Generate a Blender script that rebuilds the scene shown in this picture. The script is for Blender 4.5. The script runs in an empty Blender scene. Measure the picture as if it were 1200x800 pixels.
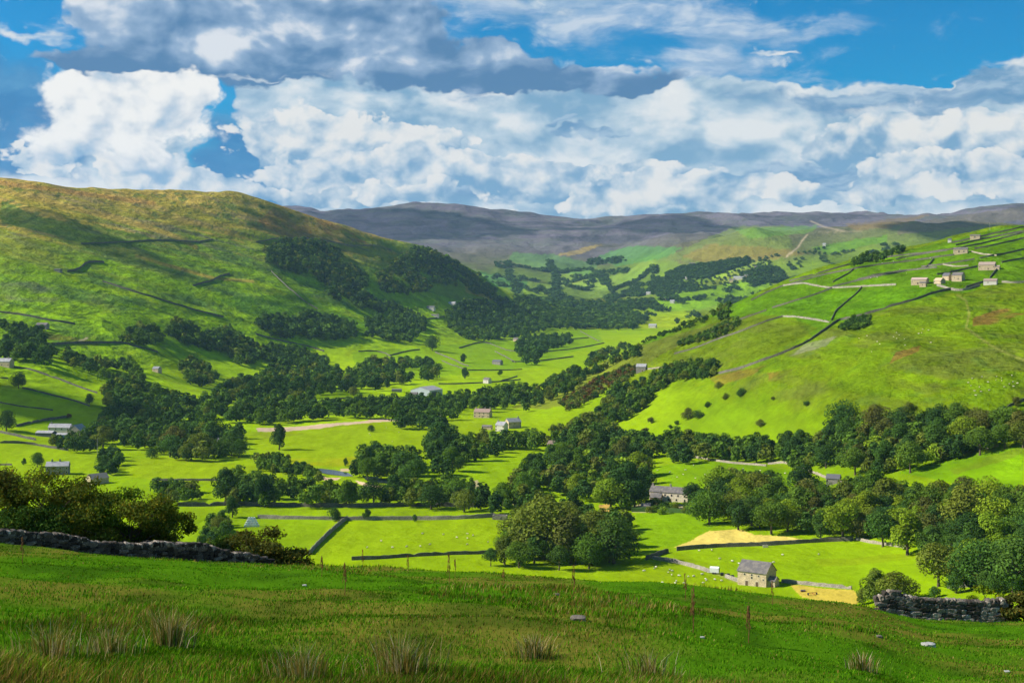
import bpy, bmesh, math, random
import numpy as np
from mathutils import Vector, Matrix
random.seed(7)
RNG = np.random.default_rng(11)
SC = bpy.context.scene
COL = SC.collection

# ------------------------------------------------------------------ camera, sky, sun, exposure
FPX = 1648.0          # focal length in pixels of the 1200 px wide picture
HOR = 345.0           # row of the horizon (eye level)
EYE = 120.0           # height of the eye above the valley datum
cam_d = bpy.data.cameras.new("camera")
cam = bpy.data.objects.new("camera", cam_d)
COL.objects.link(cam)
cam.location = (0, 0, EYE)
cam.rotation_euler = (math.radians(90), 0, 0)
cam_d.sensor_width = 36.0
cam_d.lens = 36.0 * FPX / 1200.0
cam_d.shift_y = -(400.0 - HOR) / 1200.0
cam_d.clip_start = 0.5
cam_d.clip_end = 60000
SC.camera = cam

SUN_EL = math.radians(36)
TO_SUN = Vector((-math.cos(SUN_EL) * 0.985, math.cos(SUN_EL) * 0.0, math.sin(SUN_EL))).normalized()
sun_d = bpy.data.lights.new("sun", 'SUN')
sun_d.energy = 5.0
sun_d.angle = math.radians(0.5)
sun_d.color = (1.0, 0.94, 0.83)
sun = bpy.data.objects.new("sun", sun_d)
COL.objects.link(sun)
sun.location = TO_SUN * 5000
sun.rotation_euler = TO_SUN.to_track_quat('Z', 'Y').to_euler()

SC.view_settings.view_transform = 'Standard'
SC.view_settings.look = 'None'
SC.view_settings.gamma = 1.0
SC.view_settings.exposure = 0.75
SC.cycles.use_denoising = True
SC.cycles.max_bounces = 5
SC.cycles.diffuse_bounces = 2
SC.cycles.glossy_bounces = 2
SC.cycles.transparent_max_bounces = 8
SC.cycles.volume_bounces = 1
SC.cycles.use_adaptive_sampling = True
SC.cycles.adaptive_threshold = 0.02


class E:
    """a scalar shader expression: builds Math nodes by operator"""
    nt = None
    def __init__(s, sock): s.s = sock
    @staticmethod
    def m(op, *a, clamp=False):
        n = E.nt.nodes.new('ShaderNodeMath'); n.operation = op; n.use_clamp = clamp
        for i, v in enumerate(a):
            if isinstance(v, E): E.nt.links.new(v.s, n.inputs[i])
            else: n.inputs[i].default_value = float(v)
        return E(n.outputs[0])
    def __add__(s, o): return E.m('ADD', s, o)
    __radd__ = __add__
    def __sub__(s, o): return E.m('SUBTRACT', s, o)
    def __rsub__(s, o): return E.m('SUBTRACT', o, s)
    def __mul__(s, o): return E.m('MULTIPLY', s, o)
    __rmul__ = __mul__
    def __truediv__(s, o): return E.m('DIVIDE', s, o)
    def pw(s, o): return E.m('POWER', s, o)
    def clamp(s): return E.m('ADD', s, 0.0, clamp=True)
    def exp(s): return E.m('EXPONENT', s)
    def mx(s, o): return E.m('MAXIMUM', s, o)
    def mn(s, o): return E.m('MINIMUM', s, o)


def sstep(a, b, x):
    n = E.nt.nodes.new('ShaderNodeMapRange'); n.interpolation_type = 'SMOOTHSTEP'
    n.inputs[1].default_value = a; n.inputs[2].default_value = b
    n.inputs[3].default_value = 0; n.inputs[4].default_value = 1
    E.nt.links.new(x.s, n.inputs[0])
    return E(n.outputs[0])


def vec(x, y, z=0.0):
    n = E.nt.nodes.new('ShaderNodeCombineXYZ')
    for i, v in enumerate((x, y, z)):
        if isinstance(v, E): E.nt.links.new(v.s, n.inputs[i])
        else: n.inputs[i].default_value = float(v)
    return n.outputs[0]


def noise(v, scale, detail=6, rough=0.55, lac=2.0, dist=0.0, dim='3D'):
    n = E.nt.nodes.new('ShaderNodeTexNoise'); n.noise_dimensions = dim
    n.inputs['Scale'].default_value = scale; n.inputs['Detail'].default_value = detail
    n.inputs['Roughness'].default_value = rough; n.inputs['Lacunarity'].default_value = lac
    n.inputs['Distortion'].default_value = dist
    if v is not None: E.nt.links.new(v, n.inputs['Vector'])
    return E(n.outputs['Fac'])


def mixc(f, a, b, mode='MIX'):
    n = E.nt.nodes.new('ShaderNodeMix'); n.data_type = 'RGBA'; n.blend_type = mode
    if isinstance(f, E): E.nt.links.new(f.s, n.inputs[0])
    else: n.inputs[0].default_value = f
    for i, v in ((6, a), (7, b)):
        if isinstance(v, (tuple, list)): n.inputs[i].default_value = (v[0], v[1], v[2], 1)
        else: E.nt.links.new(v, n.inputs[i])
    return n.outputs[2]


def build_world():
    w = bpy.data.worlds.new("World"); SC.world = w; w.use_nodes = True
    nt = w.node_tree; nt.nodes.clear(); E.nt = nt
    out = nt.nodes.new('ShaderNodeOutputWorld'); bg = nt.nodes.new('ShaderNodeBackground')
    nt.links.new(bg.outputs[0], out.inputs[0])
    sky = nt.nodes.new('ShaderNodeTexSky'); sky.sky_type = 'NISHITA'; sky.sun_disc = False
    sky.sun_elevation = SUN_EL
    sky.sun_rotation = math.atan2(TO_SUN.x, TO_SUN.y)
    sky.ozone_density = 3.0; sky.air_density = 1.0; sky.dust_density = 0.3; sky.altitude = 400
    hs = nt.nodes.new('ShaderNodeHueSaturation'); hs.inputs['Saturation'].default_value = 2.35
    hs.inputs['Value'].default_value = SKY_VAL
    nt.links.new(sky.outputs[0], hs.inputs['Color'])
    tc = nt.nodes.new('ShaderNodeTexCoord'); sp = nt.nodes.new('ShaderNodeSeparateXYZ')
    nt.links.new(tc.outputs['Generated'], sp.inputs[0])
    dx, dy, dz = (E(sp.outputs[i]) for i in range(3))
    X = E.m('ARCTAN2', dx, dy) * 16.48
    Y = E.m('ARCSINE', dz) * 16.48
    # domain warp so that no edge is straight
    wv = vec(X, Y * 1.5, 3.7)
    wx = (noise(wv, 0.9, 4, 0.6, dim='2D') - 0.5) * 1.1
    wy = (noise(vec(X + 31.0, Y * 1.5 + 9.1), 0.9, 4, 0.6, dim='2D') - 0.5) * 0.7
    Xw, Yw = X + wx, Y + wy

    def ell(cx, cy, rx, ry, amp=1.0):
        a = (Xw - cx) * (1 / rx); b = (Yw - cy) * (1 / ry)
        return ((a * a + b * b) * -1.0).exp() * amp

    def px(p): return (p - 600) / 100.0
    def ry(r): return (HOR - r) / 100.0

    def esum(lst):
        t = None
        for (p, r, a, b, k) in lst:
            g = ell(px(p), ry(r), a, b, k)
            t = g if t is None else t + g
        return t
    col = hs.outputs[0]

    def vor(v, scale, detail=3.0, rough=.5):
        n = nt.nodes.new('ShaderNodeTexVoronoi'); n.feature = 'F1'; n.normalize = True; n.voronoi_dimensions = '2D'
        n.inputs['Scale'].default_value = scale; n.inputs['Detail'].default_value = detail; n.inputs['Roughness'].default_value = rough
        n.inputs['Lacunarity'].default_value = 2.1
        nt.links.new(v, n.inputs['Vector'])
        return 1.0 - E(n.outputs['Distance'])

    def layer(col, mask, scale, st, seed, soft, rel, lit, mid, dark, vshade=None, rough=0.62, amp=1.0, opa=1.0, off=(-0.10, 0.12), puff=0.0, big=0.0, base=0.5):
        """one sheet of cloud: mask + fractal density, shaded by the density towards the light"""
        def dens(ox, oy, det):
            v = vec(Xn + (ox + seed * 7.0), (Yn + oy) * st + seed)
            n = noise(v, scale, det, rough, dist=0.25, dim='2D')
            if puff > 0:
                n = n * (1 - puff * .75) + (vor(v, scale * 1.25, min(det * .4, 3.0), .55) - 0.58) * (puff * 1.15) + .5 * puff * .75
            return n
        n0 = dens(0.0, 0.0, 9); n1 = dens(off[0] / scale, off[1] / scale, 3)
        d = mask + (n0 - 0.5) * amp * 2.2
        a = sstep(-soft, soft, d) * opa
        l = (n0 - n1) * rel + base
        if vshade is not None: l = l + vshade
        if big: l = l + (noise(vec(X + seed * 3.0, Y * 1.9 + seed), .85, 3, .6, dim='2D') - .5) * big
        c = mixc(sstep(-0.35, 0.62, l), dark, mid)
        c = mixc(sstep(0.35, 1.0, l), c, lit)
        return mixc(a, col, c), a
    Xn = X + wx * .25; Yn = Y + wy * .25

    W = 0.50
    white = (1.02 * W, 1.0 * W, 0.96 * W); pale = (0.62 * W, 0.76 * W, 0.90 * W)
    grey = (0.22 * W, 0.42 * W, 0.66 * W); deep = (0.03 * W, 0.20 * W, 0.46 * W)
    # thin high veil in the blue
    m = esum([(620, 10, 1.3, .35, .55), (760, 20, 1.5, .25, .5), (840, 85, .8, .3, .9), (930, 45, 1.2, .12, .45), (520, 60, .6, .2, .2)]) - 0.42
    col, _ = layer(col, m, 0.9, 3.2, 21.0, 0.35, 2.0, (0.75 * W, 0.84 * W, 0.95 * W), (.40 * W, .58 * W, .82 * W), grey, amp=0.6, opa=0.9, big=.8)
    # wide pale bank over the middle and right of the sky, open wedges at the left
    m = (sstep(ry(82), ry(128), Yw)) * 1.1 - 0.5 + sstep(px(200), px(380), Xw) * 0.35 \
        - esum([(262, 130, .22, .4, 1.2), (285, 178, .44, .48, 1.4), (310, 218, .5, .28, 1.3), (20, 135, .6, .45, 1.3), (70, 200, 1.2, .25, .5), (10, 45, 1.2, .5, .9), (1000, 70, 2.2, .38, 1.5)])
    col, _ = layer(col, m, 0.8, 1.8, 5.0, 0.14, 3.4, (0.94 * W, 0.97 * W, 0.98 * W), (0.64 * W, 0.78 * W, 0.89 * W), (0.24 * W, 0.46 * W, 0.68 * W), amp=0.6, off=(-0.14, 0.22), puff=.3, big=2.1, base=.33)
    # dark veil behind the left cumulus
    m = esum([(25, 130, .7, .45, 1.0), (20, 175, .6, .35, .9), (285, 185, .45, .5, .9), (310, 225, .6, .25, .9), (80, 185, .6, .3, .7)]) - .40
    col, _ = layer(col, m, 0.8, 1.6, 71.0, 0.3, 1.5, (0.10 * W, 0.36 * W, 0.66 * W), (0.03 * W, 0.24 * W, 0.56 * W), deep, amp=0.4, opa=.95)
    # long grey streaks inside it
    m = esum([(1010, 128, 1.6, .16, .9), (1150, 120, .9, .18, .9), (1060, 180, .9, .06, .8), (655, 160, .3, .07, .9), (648, 146, .2, .04, .8), (705, 155, .3, .035, .8), (470, 162, .6, .06, .8), (560, 120, .5, .16, .5), (975, 203, .26, .13, 1.1), (900, 205, .8, .14, .5), (560, 228, .9, .16, .7), (930, 228, 1.2, .2, .8), (420, 150, .7, .1, .4)]) - 0.52
    col, _ = layer(col, m, 1.5, 3.0, 14.0, 0.2, 2.4, (0.45 * W, 0.62 * W, 0.80 * W), (0.22 * W, 0.42 * W, 0.66 * W), (0.08 * W, 0.28 * W, 0.54 * W), amp=0.5, opa=0.9, big=.6)
    # heaped cumulus standing on the horizon, three ranks
    for (sd, lst, vs) in ((2.0, [(350, 175, .7, .45, 1.0), (430, 180, .6, .35, .8), (520, 165, .7, .22, .6), (1080, 165, 1.2, .25, .95), (1180, 170, .6, .2, .8), (960, 185, .5, .2, .4)], 150),
                          (6.5, [(340, 205, .5, .3, .7), (440, 205, .55, .28, 1.0), (520, 198, .6, .26, 1.0), (585, 212, .5, .22, .8), (660, 205, .5, .18, .8), (780, 205, .9, .22, .7), (1060, 200, .6, .22, .9), (1150, 205, .6, .2, .7), (180, 200, .6, .25, .6), (60, 190, .4, .15, .6)], 180),
                          (9.5, [(175, 212, .45, .18, 1.1), (235, 222, .4, .14, 1.0), (60, 205, .4, .12, .6), (310, 228, .6, .12, .7), (470, 225, .9, .14, .7), (740, 230, 1.0, .24, 1.1), (850, 222, .7, .22, 1.0), (1060, 222, .7, .16, .7), (950, 238, .8, .12, .8), (1180, 228, .6, .14, .6)], 208)):
        m = esum(lst) - 0.5
        col, _ = layer(col, m, 1.55, 1.25, sd, 0.05, 3.6, white, (0.72 * W, 0.82 * W, 0.90 * W), (0.22 * W, 0.44 * W, 0.68 * W), vshade=(sstep(ry(vs + 50), ry(vs), Y) - 0.62) * 0.55, amp=0.62, rough=0.6, puff=.6, big=1.5, opa=.95, base=.34, off=(-.16,.22))
    # the tall bright cumulus at the left
    m = esum([(140, 108, .85, .24, 1.1), (195, 140, .52, .40, 1.15), (130, 150, .5, .35, .7), (90, 190, .45, .2, .55), (205, 200, .40, .22, .6)]) - 0.60
    col, _ = layer(col, m, 1.2, 1.2, 31.0, 0.17, 3.2, (1.12 * W, 1.10 * W, 1.06 * W), (0.84 * W, 0.89 * W, 0.94 * W), (0.30 * W, 0.52 * W, 0.76 * W), vshade=(sstep(ry(225), ry(140), Y) - 0.5) * 0.6, amp=.95, puff=.6, big=1.6, base=.48, off=(-.14,.2))
    # flat-bottomed grey cloud across the top left
    m = esum([(190, 40, .9, .42, 1.0), (320, 60, 1.1, .42, 1.25), (420, 20, .9, .5, 1.15), (430, 75, 1.2, .25, .9), (600, 88, 1.1, .22, 1.15), (700, 98, .9, .14, 1.0), (260, 5, 1.2, .4, .8),
              (90, 85, .8, .14, .7)]) - 0.5 - esum([(345, 68, .24, .09, 1.1), (15, 30, .8, .4, 1.0)])
    bot = (sstep(ry(110), ry(62), Y) - 0.75) * 0.8
    col, _ = layer(col, m, .85, 1.6, 44.0, 0.10, 3.2, (0.88 * W, 0.92 * W, 0.98 * W), (0.36 * W, 0.52 * W, 0.74 * W), (0.10 * W, 0.25 * W, 0.48 * W), vshade=bot, amp=0.62, puff=.4, big=1.9, base=.22, off=(-.14,.2))
    # bright streaks
    m = esum([(1190, 100, .6, .10, 1.0), (995, 113, .45, .08, .9), (1020, 142, .5, .09, .75), (40, 63, .5, .07, .85), (915, 68, .24, .03, .75), (300, 100, .8, .05, .7)]) - 0.5
    col, _ = layer(col, m, 1.8, 2.5, 57.0, 0.34, 2.0, white, (0.8 * W, 0.87 * W, 0.93 * W), pale, amp=0.5, opa=.9)
    nt.links.new(col, bg.inputs[0])
    bg.inputs[1].default_value = 1.0
    w.cycles.sampling_method = 'MANUAL'; w.cycles.sample_map_resolution = 512


SKY_VAL = 0.066
build_world()

# ------------------------------------------------------------------ terrain: lofted through structural lines (distance, height) given per bearing
def _hash(ix, iy, s):
    h = (ix * 374761393 + iy * 668265263 + s * 1442695041) & 0xFFFFFFFF
    h = ((h ^ (h >> 13)) * 1274126177) & 0xFFFFFFFF
    return ((h ^ (h >> 16)) & 0xFFFF) / 65535.0

def vnoise(x, y, s=0):
    x = np.asarray(x, float); y = np.asarray(y, float)
    ix = np.floor(x).astype(np.int64); iy = np.floor(y).astype(np.int64)
    fx = x - ix; fy = y - iy
    fx = fx * fx * fx * (fx * (fx * 6 - 15) + 10); fy = fy * fy * fy * (fy * (fy * 6 - 15) + 10)
    a = _hash(ix, iy, s); b = _hash(ix + 1, iy, s); c = _hash(ix, iy + 1, s); d = _hash(ix + 1, iy + 1, s)
    return (a + (b - a) * fx) * (1 - fy) + (c + (d - c) * fx) * fy - 0.5

def fbm(x, y, octv=4, s=0, g=0.5):
    t = 0; a = 1.0
    for k in range(octv):
        t = t + a * vnoise(x, y, s + k * 17); a *= g; x = x * 2.03 + 11.3; y = y * 2.03 - 7.1
    return t

def sm(a, b, x):
    t = np.clip((np.asarray(x, float) - a) / (b - a), 0, 1); return t * t * (3 - 2 * t)

def pchip_slopes(x, y):
    """x, y: (K, N) along axis 0"""
    h = np.diff(x, axis=0); d = np.diff(y, axis=0) / h
    m = np.zeros_like(y)
    w1 = 2 * h[1:] + h[:-1]; w2 = h[1:] + 2 * h[:-1]
    ok = (d[:-1] * d[1:]) > 0
    with np.errstate(divide='ignore', invalid='ignore'):
        mm = (w1 + w2) / (w1 / d[:-1] + w2 / d[1:])
    m[1:-1] = np.where(ok, mm, 0)
    m[0] = d[0]; m[-1] = d[-1]
    return m

def smooth_interp(px, xs, ys):
    """monotone cubic through samples over bearing"""
    xs = np.array(xs, float)[:, None]; ys = np.array(ys, float)[:, None]
    m = pchip_slopes(xs, ys)[:, 0]; xs = xs[:, 0]; ys = ys[:, 0]
    p = np.clip(px, xs[0], xs[-1]); i = np.clip(np.searchsorted(xs, p, side='right') - 1, 0, len(xs) - 2)
    h = xs[i + 1] - xs[i]; t = (p - xs[i]) / h
    return ((2 * t**3 - 3 * t**2 + 1) * ys[i] + (t**3 - 2 * t**2 + t) * h * m[i] + (-2 * t**3 + 3 * t**2) * ys[i + 1] + (t**3 - t**2) * h * m[i + 1])

def R_(D, row): return (HOR - row) / FPX * D      # height relative to the eye of a point seen at this row

# each line: {bearing px: (distance, height rel. eye)}
def ln(**k): return k
KP = [-700, -200, 0, 150, 300, 400, 500, 600, 700, 800, 900, 1000, 1100, 1200, 1450, 1900]
def L(*v): return list(v)
def r(D, row): return (D, R_(D, row))
def z(D, zz): return (D, zz)
LINES = []
def same(D, f): LINES.append([(D, f(p)) for p in KP])
LINES.append([z(1.5, -2.0)] * 16)
def slope(p): return np.interp(p, [-700, 0, 300, 600, 800, 1000, 1100, 1300, 1900], [.13, .160, .172, .181, .188, .202, .215, .219, .2])
same(15, lambda p: -1.75 - 15 * slope(p) + .0)
same(42, lambda p: -1.75 - 42 * slope(p) + .3)
same(78, lambda p: -1.75 - 78 * (slope(p) + .001))
same(112, lambda p: -1.75 - 78 * slope(p) - 34 * (slope(p) + .22))
same(240, lambda p: -72)
LINES.append([z(400, -100)] * 4 + [z(400, -107)] * 7 + [z(400, -104), z(400, -98), z(400, -90), z(400, -70), z(400, -50)])
# near floor
LINES.append([z(650, -90), z(650, -105), z(650, -112), z(650, -113), z(650, -113), z(650, -113), z(640, -113), z(620, -113), z(600, -113), z(590, -112), z(590, -110.5), r(600, 642), r(560, 640), r(530, 643), z(520, -75), z(520, -50)])
# floor / foot of the right hillside
LINES.append([z(900, -90), z(900, -105), r(900, 549), r(900, 550), z(900, -112), z(950, -112), z(1000, -112), z(1040, -112), r(1160, 503), r(1000, 520), r(860, 548), r(760, 556), r(705, 556), r(650, 562), z(640, -50), z(640, -20)])
# right mid
LINES.append([z(1060, -78), z(1060, -92), r(1060, 505), r(1080, 515), z(1100, -112), z(1120, -112), z(1200, -111), z(1250, -111), r(1300, 468), r(1230, 440), r(1100, 420), r(980, 420), r(900, 425), r(860, 425), z(850, -10), z(850, 20)])
LINES.append([z(1180, -62), z(1180, -76), r(1180, 470), r(1210, 492), z(1250, -111), z(1280, -111), z(1350, -110), z(1420, -110), r(1440, 442), r(1410, 401), r(1340, 362), r(1290, 342), r(1200, 330), r(1130, 332), z(1100, 40), z(1100, 70)])
# right crest
LINES.append([z(1300, -48), z(1300, -60), r(1300, 440), r(1330, 465), z(1400, -110), z(1450, -110), z(1500, -109.5), z(1560, -107), r(1560, 426), r(1520, 385), r(1490, 341), r(1470, 309), r(1500, 285), r(1560, 264), z(1600, 110), z(1600, 150)])
LINES.append([z(1420, -35), z(1420, -45), r(1400, 420), r(1440, 445), z(1560, -108.5), z(1600, -109), z(1650, -108), z(1720, -108), z(1750, -104), z(1760, -96), z(1780, -70), z(1850, -20), z(1900, 10), z(2000, 40), z(2000, 110), z(2000, 150)])
# left foot .. crest
LINES.append([z(1520, -20), z(1520, -35), r(1520, 398), r(1640, 410), r(1800, 440), r(1980, 428), r(2150, 419), r(2300, 416), r(2450, 411), z(2500, -92), z(2600, -70), z(2600, -40), z(2600, -20), z(2600, 0), z(2600, 80), z(2600, 120)])
LINES.append([z(1920, 80), z(1920, 70), r(1920, 300), r(2060, 320), r(2180, 358), r(2400, 372), r(2650, 380), r(2900, 392), r(3050, 394), z(3050, -82), z(3050, -60), z(3050, -35), z(3050, -20), z(3050, -10), z(3050, 70), z(3050, 110)])
LINES.append([z(2260, 170), z(2260, 150), r(2260, 244), r(2400, 262), r(2560, 292), r(2800, 303), r(3060, 326), r(3320, 361), r(3500, 379), z(3500, -72), z(3500, -50), z(3500, -30), z(3500, -20), z(3500, -10), z(3500, 60), z(3500, 100)])
LINES.append([z(2520, 225), z(2520, 216), r(2520, 208), r(2660, 221), r(2860, 236), r(3060, 263), r(3320, 292), r(3600, 344), r(3800, 372), z(3900, -62), z(3900, -45), z(3900, -25), z(3900, -10), z(3900, 0), z(3900, 60), z(3900, 100)])
# hollow beyond the left spur
LINES.append([z(3600, 220), z(3600, 210), z(3600, 190), z(3600, 150), z(3700, 90), z(3800, 50), z(3950, 0), z(4100, -45), r(4200, 365), r(4250, 358), r(4250, 350), r(4250, 335), r(4250, 320), r(4250, 305), z(4250, 100), z(4250, 120)])
LINES.append([z(4700, 230), z(4700, 220), z(4700, 200), z(4700, 150), z(4700, 100), z(4700, 70), r(4700, 330), r(4750, 340), r(4800, 348), r(4700, 334), r(4600, 318), r(4600, 303), r(4600, 290), r(4600, 283), z(4600, 190), z(4600, 200)])
# mid hill crest
LINES.append([z(5500, 240), z(5500, 235), z(5500, 220), z(5500, 190), z(5500, 180), r(5500, 296), r(5550, 303), r(5600, 316), r(5700, 313), r(5200, 287), r(5100, 266), r(5100, 269), r(5100, 267), r(5100, 264), z(5100, 280), z(5100, 290)])
LINES.append([z(6200, 300), z(6200, 300), z(6200, 300), z(6200, 280), z(6200, 270), r(6200, 276), r(6200, 280), r(6200, 288), r(6250, 288), r(6000, 279), z(5800, 225), z(5800, 220), z(5800, 225), z(5800, 235), z(5800, 280), z(5800, 290)])
LINES.append([r(7500, 262), r(7500, 258), r(7500, 254), r(7500, 250), r(7500, 248), r(7500, 241), r(7500, 239), r(7500, 249), r(7500, 258), r(7500, 253), r(7500, 253), r(7500, 254), r(7300, 248), r(7300, 241), r(7300, 236), r(7300, 236)])
LINES.append([z(8200, 400)] * 16)
LD = np.array([[c[0] for c in l] for l in LINES], float); LZ = np.array([[c[1] for c in l] for l in LINES], float)

PXG = np.arange(-700, 1901, 4.0)
NU = len(PXG)
_LDg = np.array([smooth_interp(PXG, KP, a) for a in LD]); _LZg = np.array([smooth_interp(PXG, KP, a) for a in LZ])
# skyline detail of single crests, in rows, by bearing
def adj(i, xs, rows):
    m = (PXG >= xs[0]) & (PXG <= xs[-1])
    w = np.minimum(sm(xs[0], xs[0] + 20, PXG), sm(xs[-1], xs[-1] - 20, PXG))
    tgt = (HOR - np.interp(PXG, xs, rows)) / FPX * _LDg[i]
    _LZg[i] = np.where(m, _LZg[i] * (1 - w) + tgt * w, _LZg[i])
adj(16, [-60, 0, 40, 90, 130, 160, 215, 280, 320, 360, 400, 430, 465, 500, 520, 550, 580, 600, 640, 680, 720], [205, 207, 212, 219, 220, 222, 225, 228, 239, 252, 262, 273, 282, 288, 297, 312, 332, 343, 356, 366, 374])
adj(21, [360, 400, 440, 480, 530, 580, 650, 705, 760, 850, 960, 1040, 1100, 1200], [249, 245, 241, 238.5, 242, 245, 254, 257, 253, 253, 253, 251, 248.5, 241])
LG = np.log(np.array([1.5, 8200.0])); NV = 1500
LOGD = np.linspace(LG[0], LG[1], NV)
DG = np.exp(LOGD)
_M = pchip_slopes(_LDg, _LZg)
ZG = np.zeros((NV, NU))
for j in range(NU):
    xs = _LDg[:, j]; ys = _LZg[:, j]; m = _M[:, j]
    i = np.clip(np.searchsorted(xs, DG, side='right') - 1, 0, len(xs) - 2)
    h = xs[i + 1] - xs[i]; t = (DG - xs[i]) / h; t = np.clip(t, 0, 1)
    ZG[:, j] = ((2 * t**3 - 3 * t**2 + 1) * ys[i] + (t**3 - 2 * t**2 + t) * h * m[i] + (-2 * t**3 + 3 * t**2) * ys[i + 1] + (t**3 - t**2) * h * m[i + 1])
# smooth a little across bearing
for _ in range(3):
    ZG[:, 1:-1] = 0.25 * ZG[:, :-2] + 0.5 * ZG[:, 1:-1] + 0.25 * ZG[:, 2:]

def relief(x, y, zb):
    """natural roughness of the ground, in metres"""
    D = np.hypot(x, y)
    far = sm(300, 700, D); hill = sm(-104, -70, zb) * far
    b = np.abs(vnoise(x / 210 + .3 * vnoise(x / 90, y / 90, 5), y / 260, 3)) * 2
    big = (0.5 - b) * 9 + fbm(x / 75, y / 95, 3, 9) * 5
    edge = 1 - 0.5 * sm(2200, 3500, D)
    o = hill * big * edge * sm(350, 900, D)
    o = o + far * (1 - hill) * fbm(x / 60, y / 60, 3, 31) * 1.6
    o = o + sm(3000, 5000, D) * (fbm(x / 420, y / 420, 4, 51, .55) * 45 - np.abs(vnoise(x / 300 + y / 900, y / 700, 57)) * 60)
    # terraces (old scars) on the left hillside
    lt = hill * sm(-100, -500, x) * sm(3600, 2800, D)
    o = o + lt * (fbm(x / 260 + zb / 160, (zb + .28 * x + 22 * vnoise(x / 300, y / 300, 77)) / 15, 3, 78, .6) * 5.0)
    near = 1 - sm(90, 300, D)
    o = o + near * sm(6, 14, D) * (fbm(x / 7.5, y / 5.5, 2, 71) * 0.42 + fbm(x / 2.1, y / 1.6, 3, 81) * 0.13)
    return o

_X = DG[:, None] * ((PXG[None, :] - 600) / FPX); _Y = np.repeat(DG[:, None], NU, 1)
def base_z(px, D):
    fi = np.clip((np.log(np.maximum(D, 1.5)) - LG[0]) / (LG[1] - LG[0]) * (NV - 1), 0, NV - 1.001)
    fj = np.clip((px - PXG[0]) / 4.0, 0, NU - 1.001)
    i = fi.astype(int); j = fj.astype(int); a = fi - i; b = fj - j
    return (ZG[i, j] * (1 - a) + ZG[i + 1, j] * a) * (1 - b) + (ZG[i, j + 1] * (1 - a) + ZG[i + 1, j + 1] * a) * b

def height(x, y):
    """height of the ground relative to the eye"""
    x = np.asarray(x, float); y = np.asarray(y, float)
    D = np.maximum(y, 1.5)
    px = 600 + FPX * x / D
    zb = base_z(px, D)
    return zb + relief(x, y, zb)

_DC = np.exp(np.linspace(math.log(12), math.log(8190), 3000))
_colcache = {}
def column(px):
    k = round(px * 2) / 2
    if k not in _colcache:
        x = _DC * ((k - 600) / FPX)
        _colcache[k] = HOR - FPX * height(x, _DC) / _DC
    return _colcache[k]

def at(px, row, dmin=95, dmax=8190):
    """the first ground point seen at this pixel, beyond dmin (world x, y, z)"""
    rr = column(px)
    i0 = np.searchsorted(_DC, dmin)
    k = np.nonzero((rr[i0:-1] >= row) & (rr[i0 + 1:] < row))[0]
    # nearest crossing that is not hidden: the running minimum of rows
    if len(k) == 0:
        i = i0 + int(np.argmin(np.abs(rr[i0:] - row)))
        D = _DC[i]
    else:
        i = i0 + k[0]; a = (rr[i] - row) / max(rr[i] - rr[i + 1], 1e-9); D = _DC[i] * (1 - a) + _DC[i + 1] * a
    D = min(D, dmax)
    x = D * (px - 600) / FPX
    fi = np.searchsorted(_DC, D); fi = min(max(fi, 1), len(_DC) - 1); a = (D - _DC[fi - 1]) / (_DC[fi] - _DC[fi - 1])
    rw = rr[fi - 1] * (1 - a) + rr[fi] * a
    return Vector((x, D, EYE + float((HOR - rw) / FPX * D)))

def ground(x, y): return EYE + float(height(x, y))

# ------------------------------------------------------------------ ground cover (what grows where, with some cloud shade), painted per vertex
def inpoly(px, py, poly):
    n = len(poly); inside = np.zeros(px.shape, bool)
    for i in range(n):
        x0, y0 = poly[i]; x1, y1 = poly[(i + 1) % n]
        if y0 == y1: continue
        c = ((y0 > py) != (y1 > py)) & (px < (x1 - x0) * (py - y0) / (y1 - y0) + x0)
        inside ^= c
    return inside

def dist_line(px, py, pts):
    d = np.full(px.shape, 1e9)
    for (x0, y0), (x1, y1) in zip(pts[:-1], pts[1:]):
        vx, vy = x1 - x0, y1 - y0; t = np.clip(((px - x0) * vx + (py - y0) * vy) / (vx * vx + vy * vy + 1e-9), 0, 1)
        d = np.minimum(d, np.hypot(px - x0 - t * vx, py - y0 - t * vy))
    return d

PAST = np.array([.245, .315, .004]); MEAD = np.array([.14, .26, .006]); ROUGH = np.array([0.13, 0.2, 0.018]); OLIVE = np.array([0.15, 0.155, 0.028])
TAWNY = np.array([.37, .27, .07]); RUST = np.array([0.22, 0.12, 0.04]); MOOR = np.array([0.1, 0.085, 0.06]); HEATH = np.array([.115, .100, .125]); HAY = np.array([.58, .46, .13])
DIRT = np.array([.33, .27, .18]); DARKG = np.array([0.05, 0.1, 0.015]); BRACK = np.array([0.06, 0.1, 0.02])

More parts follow.
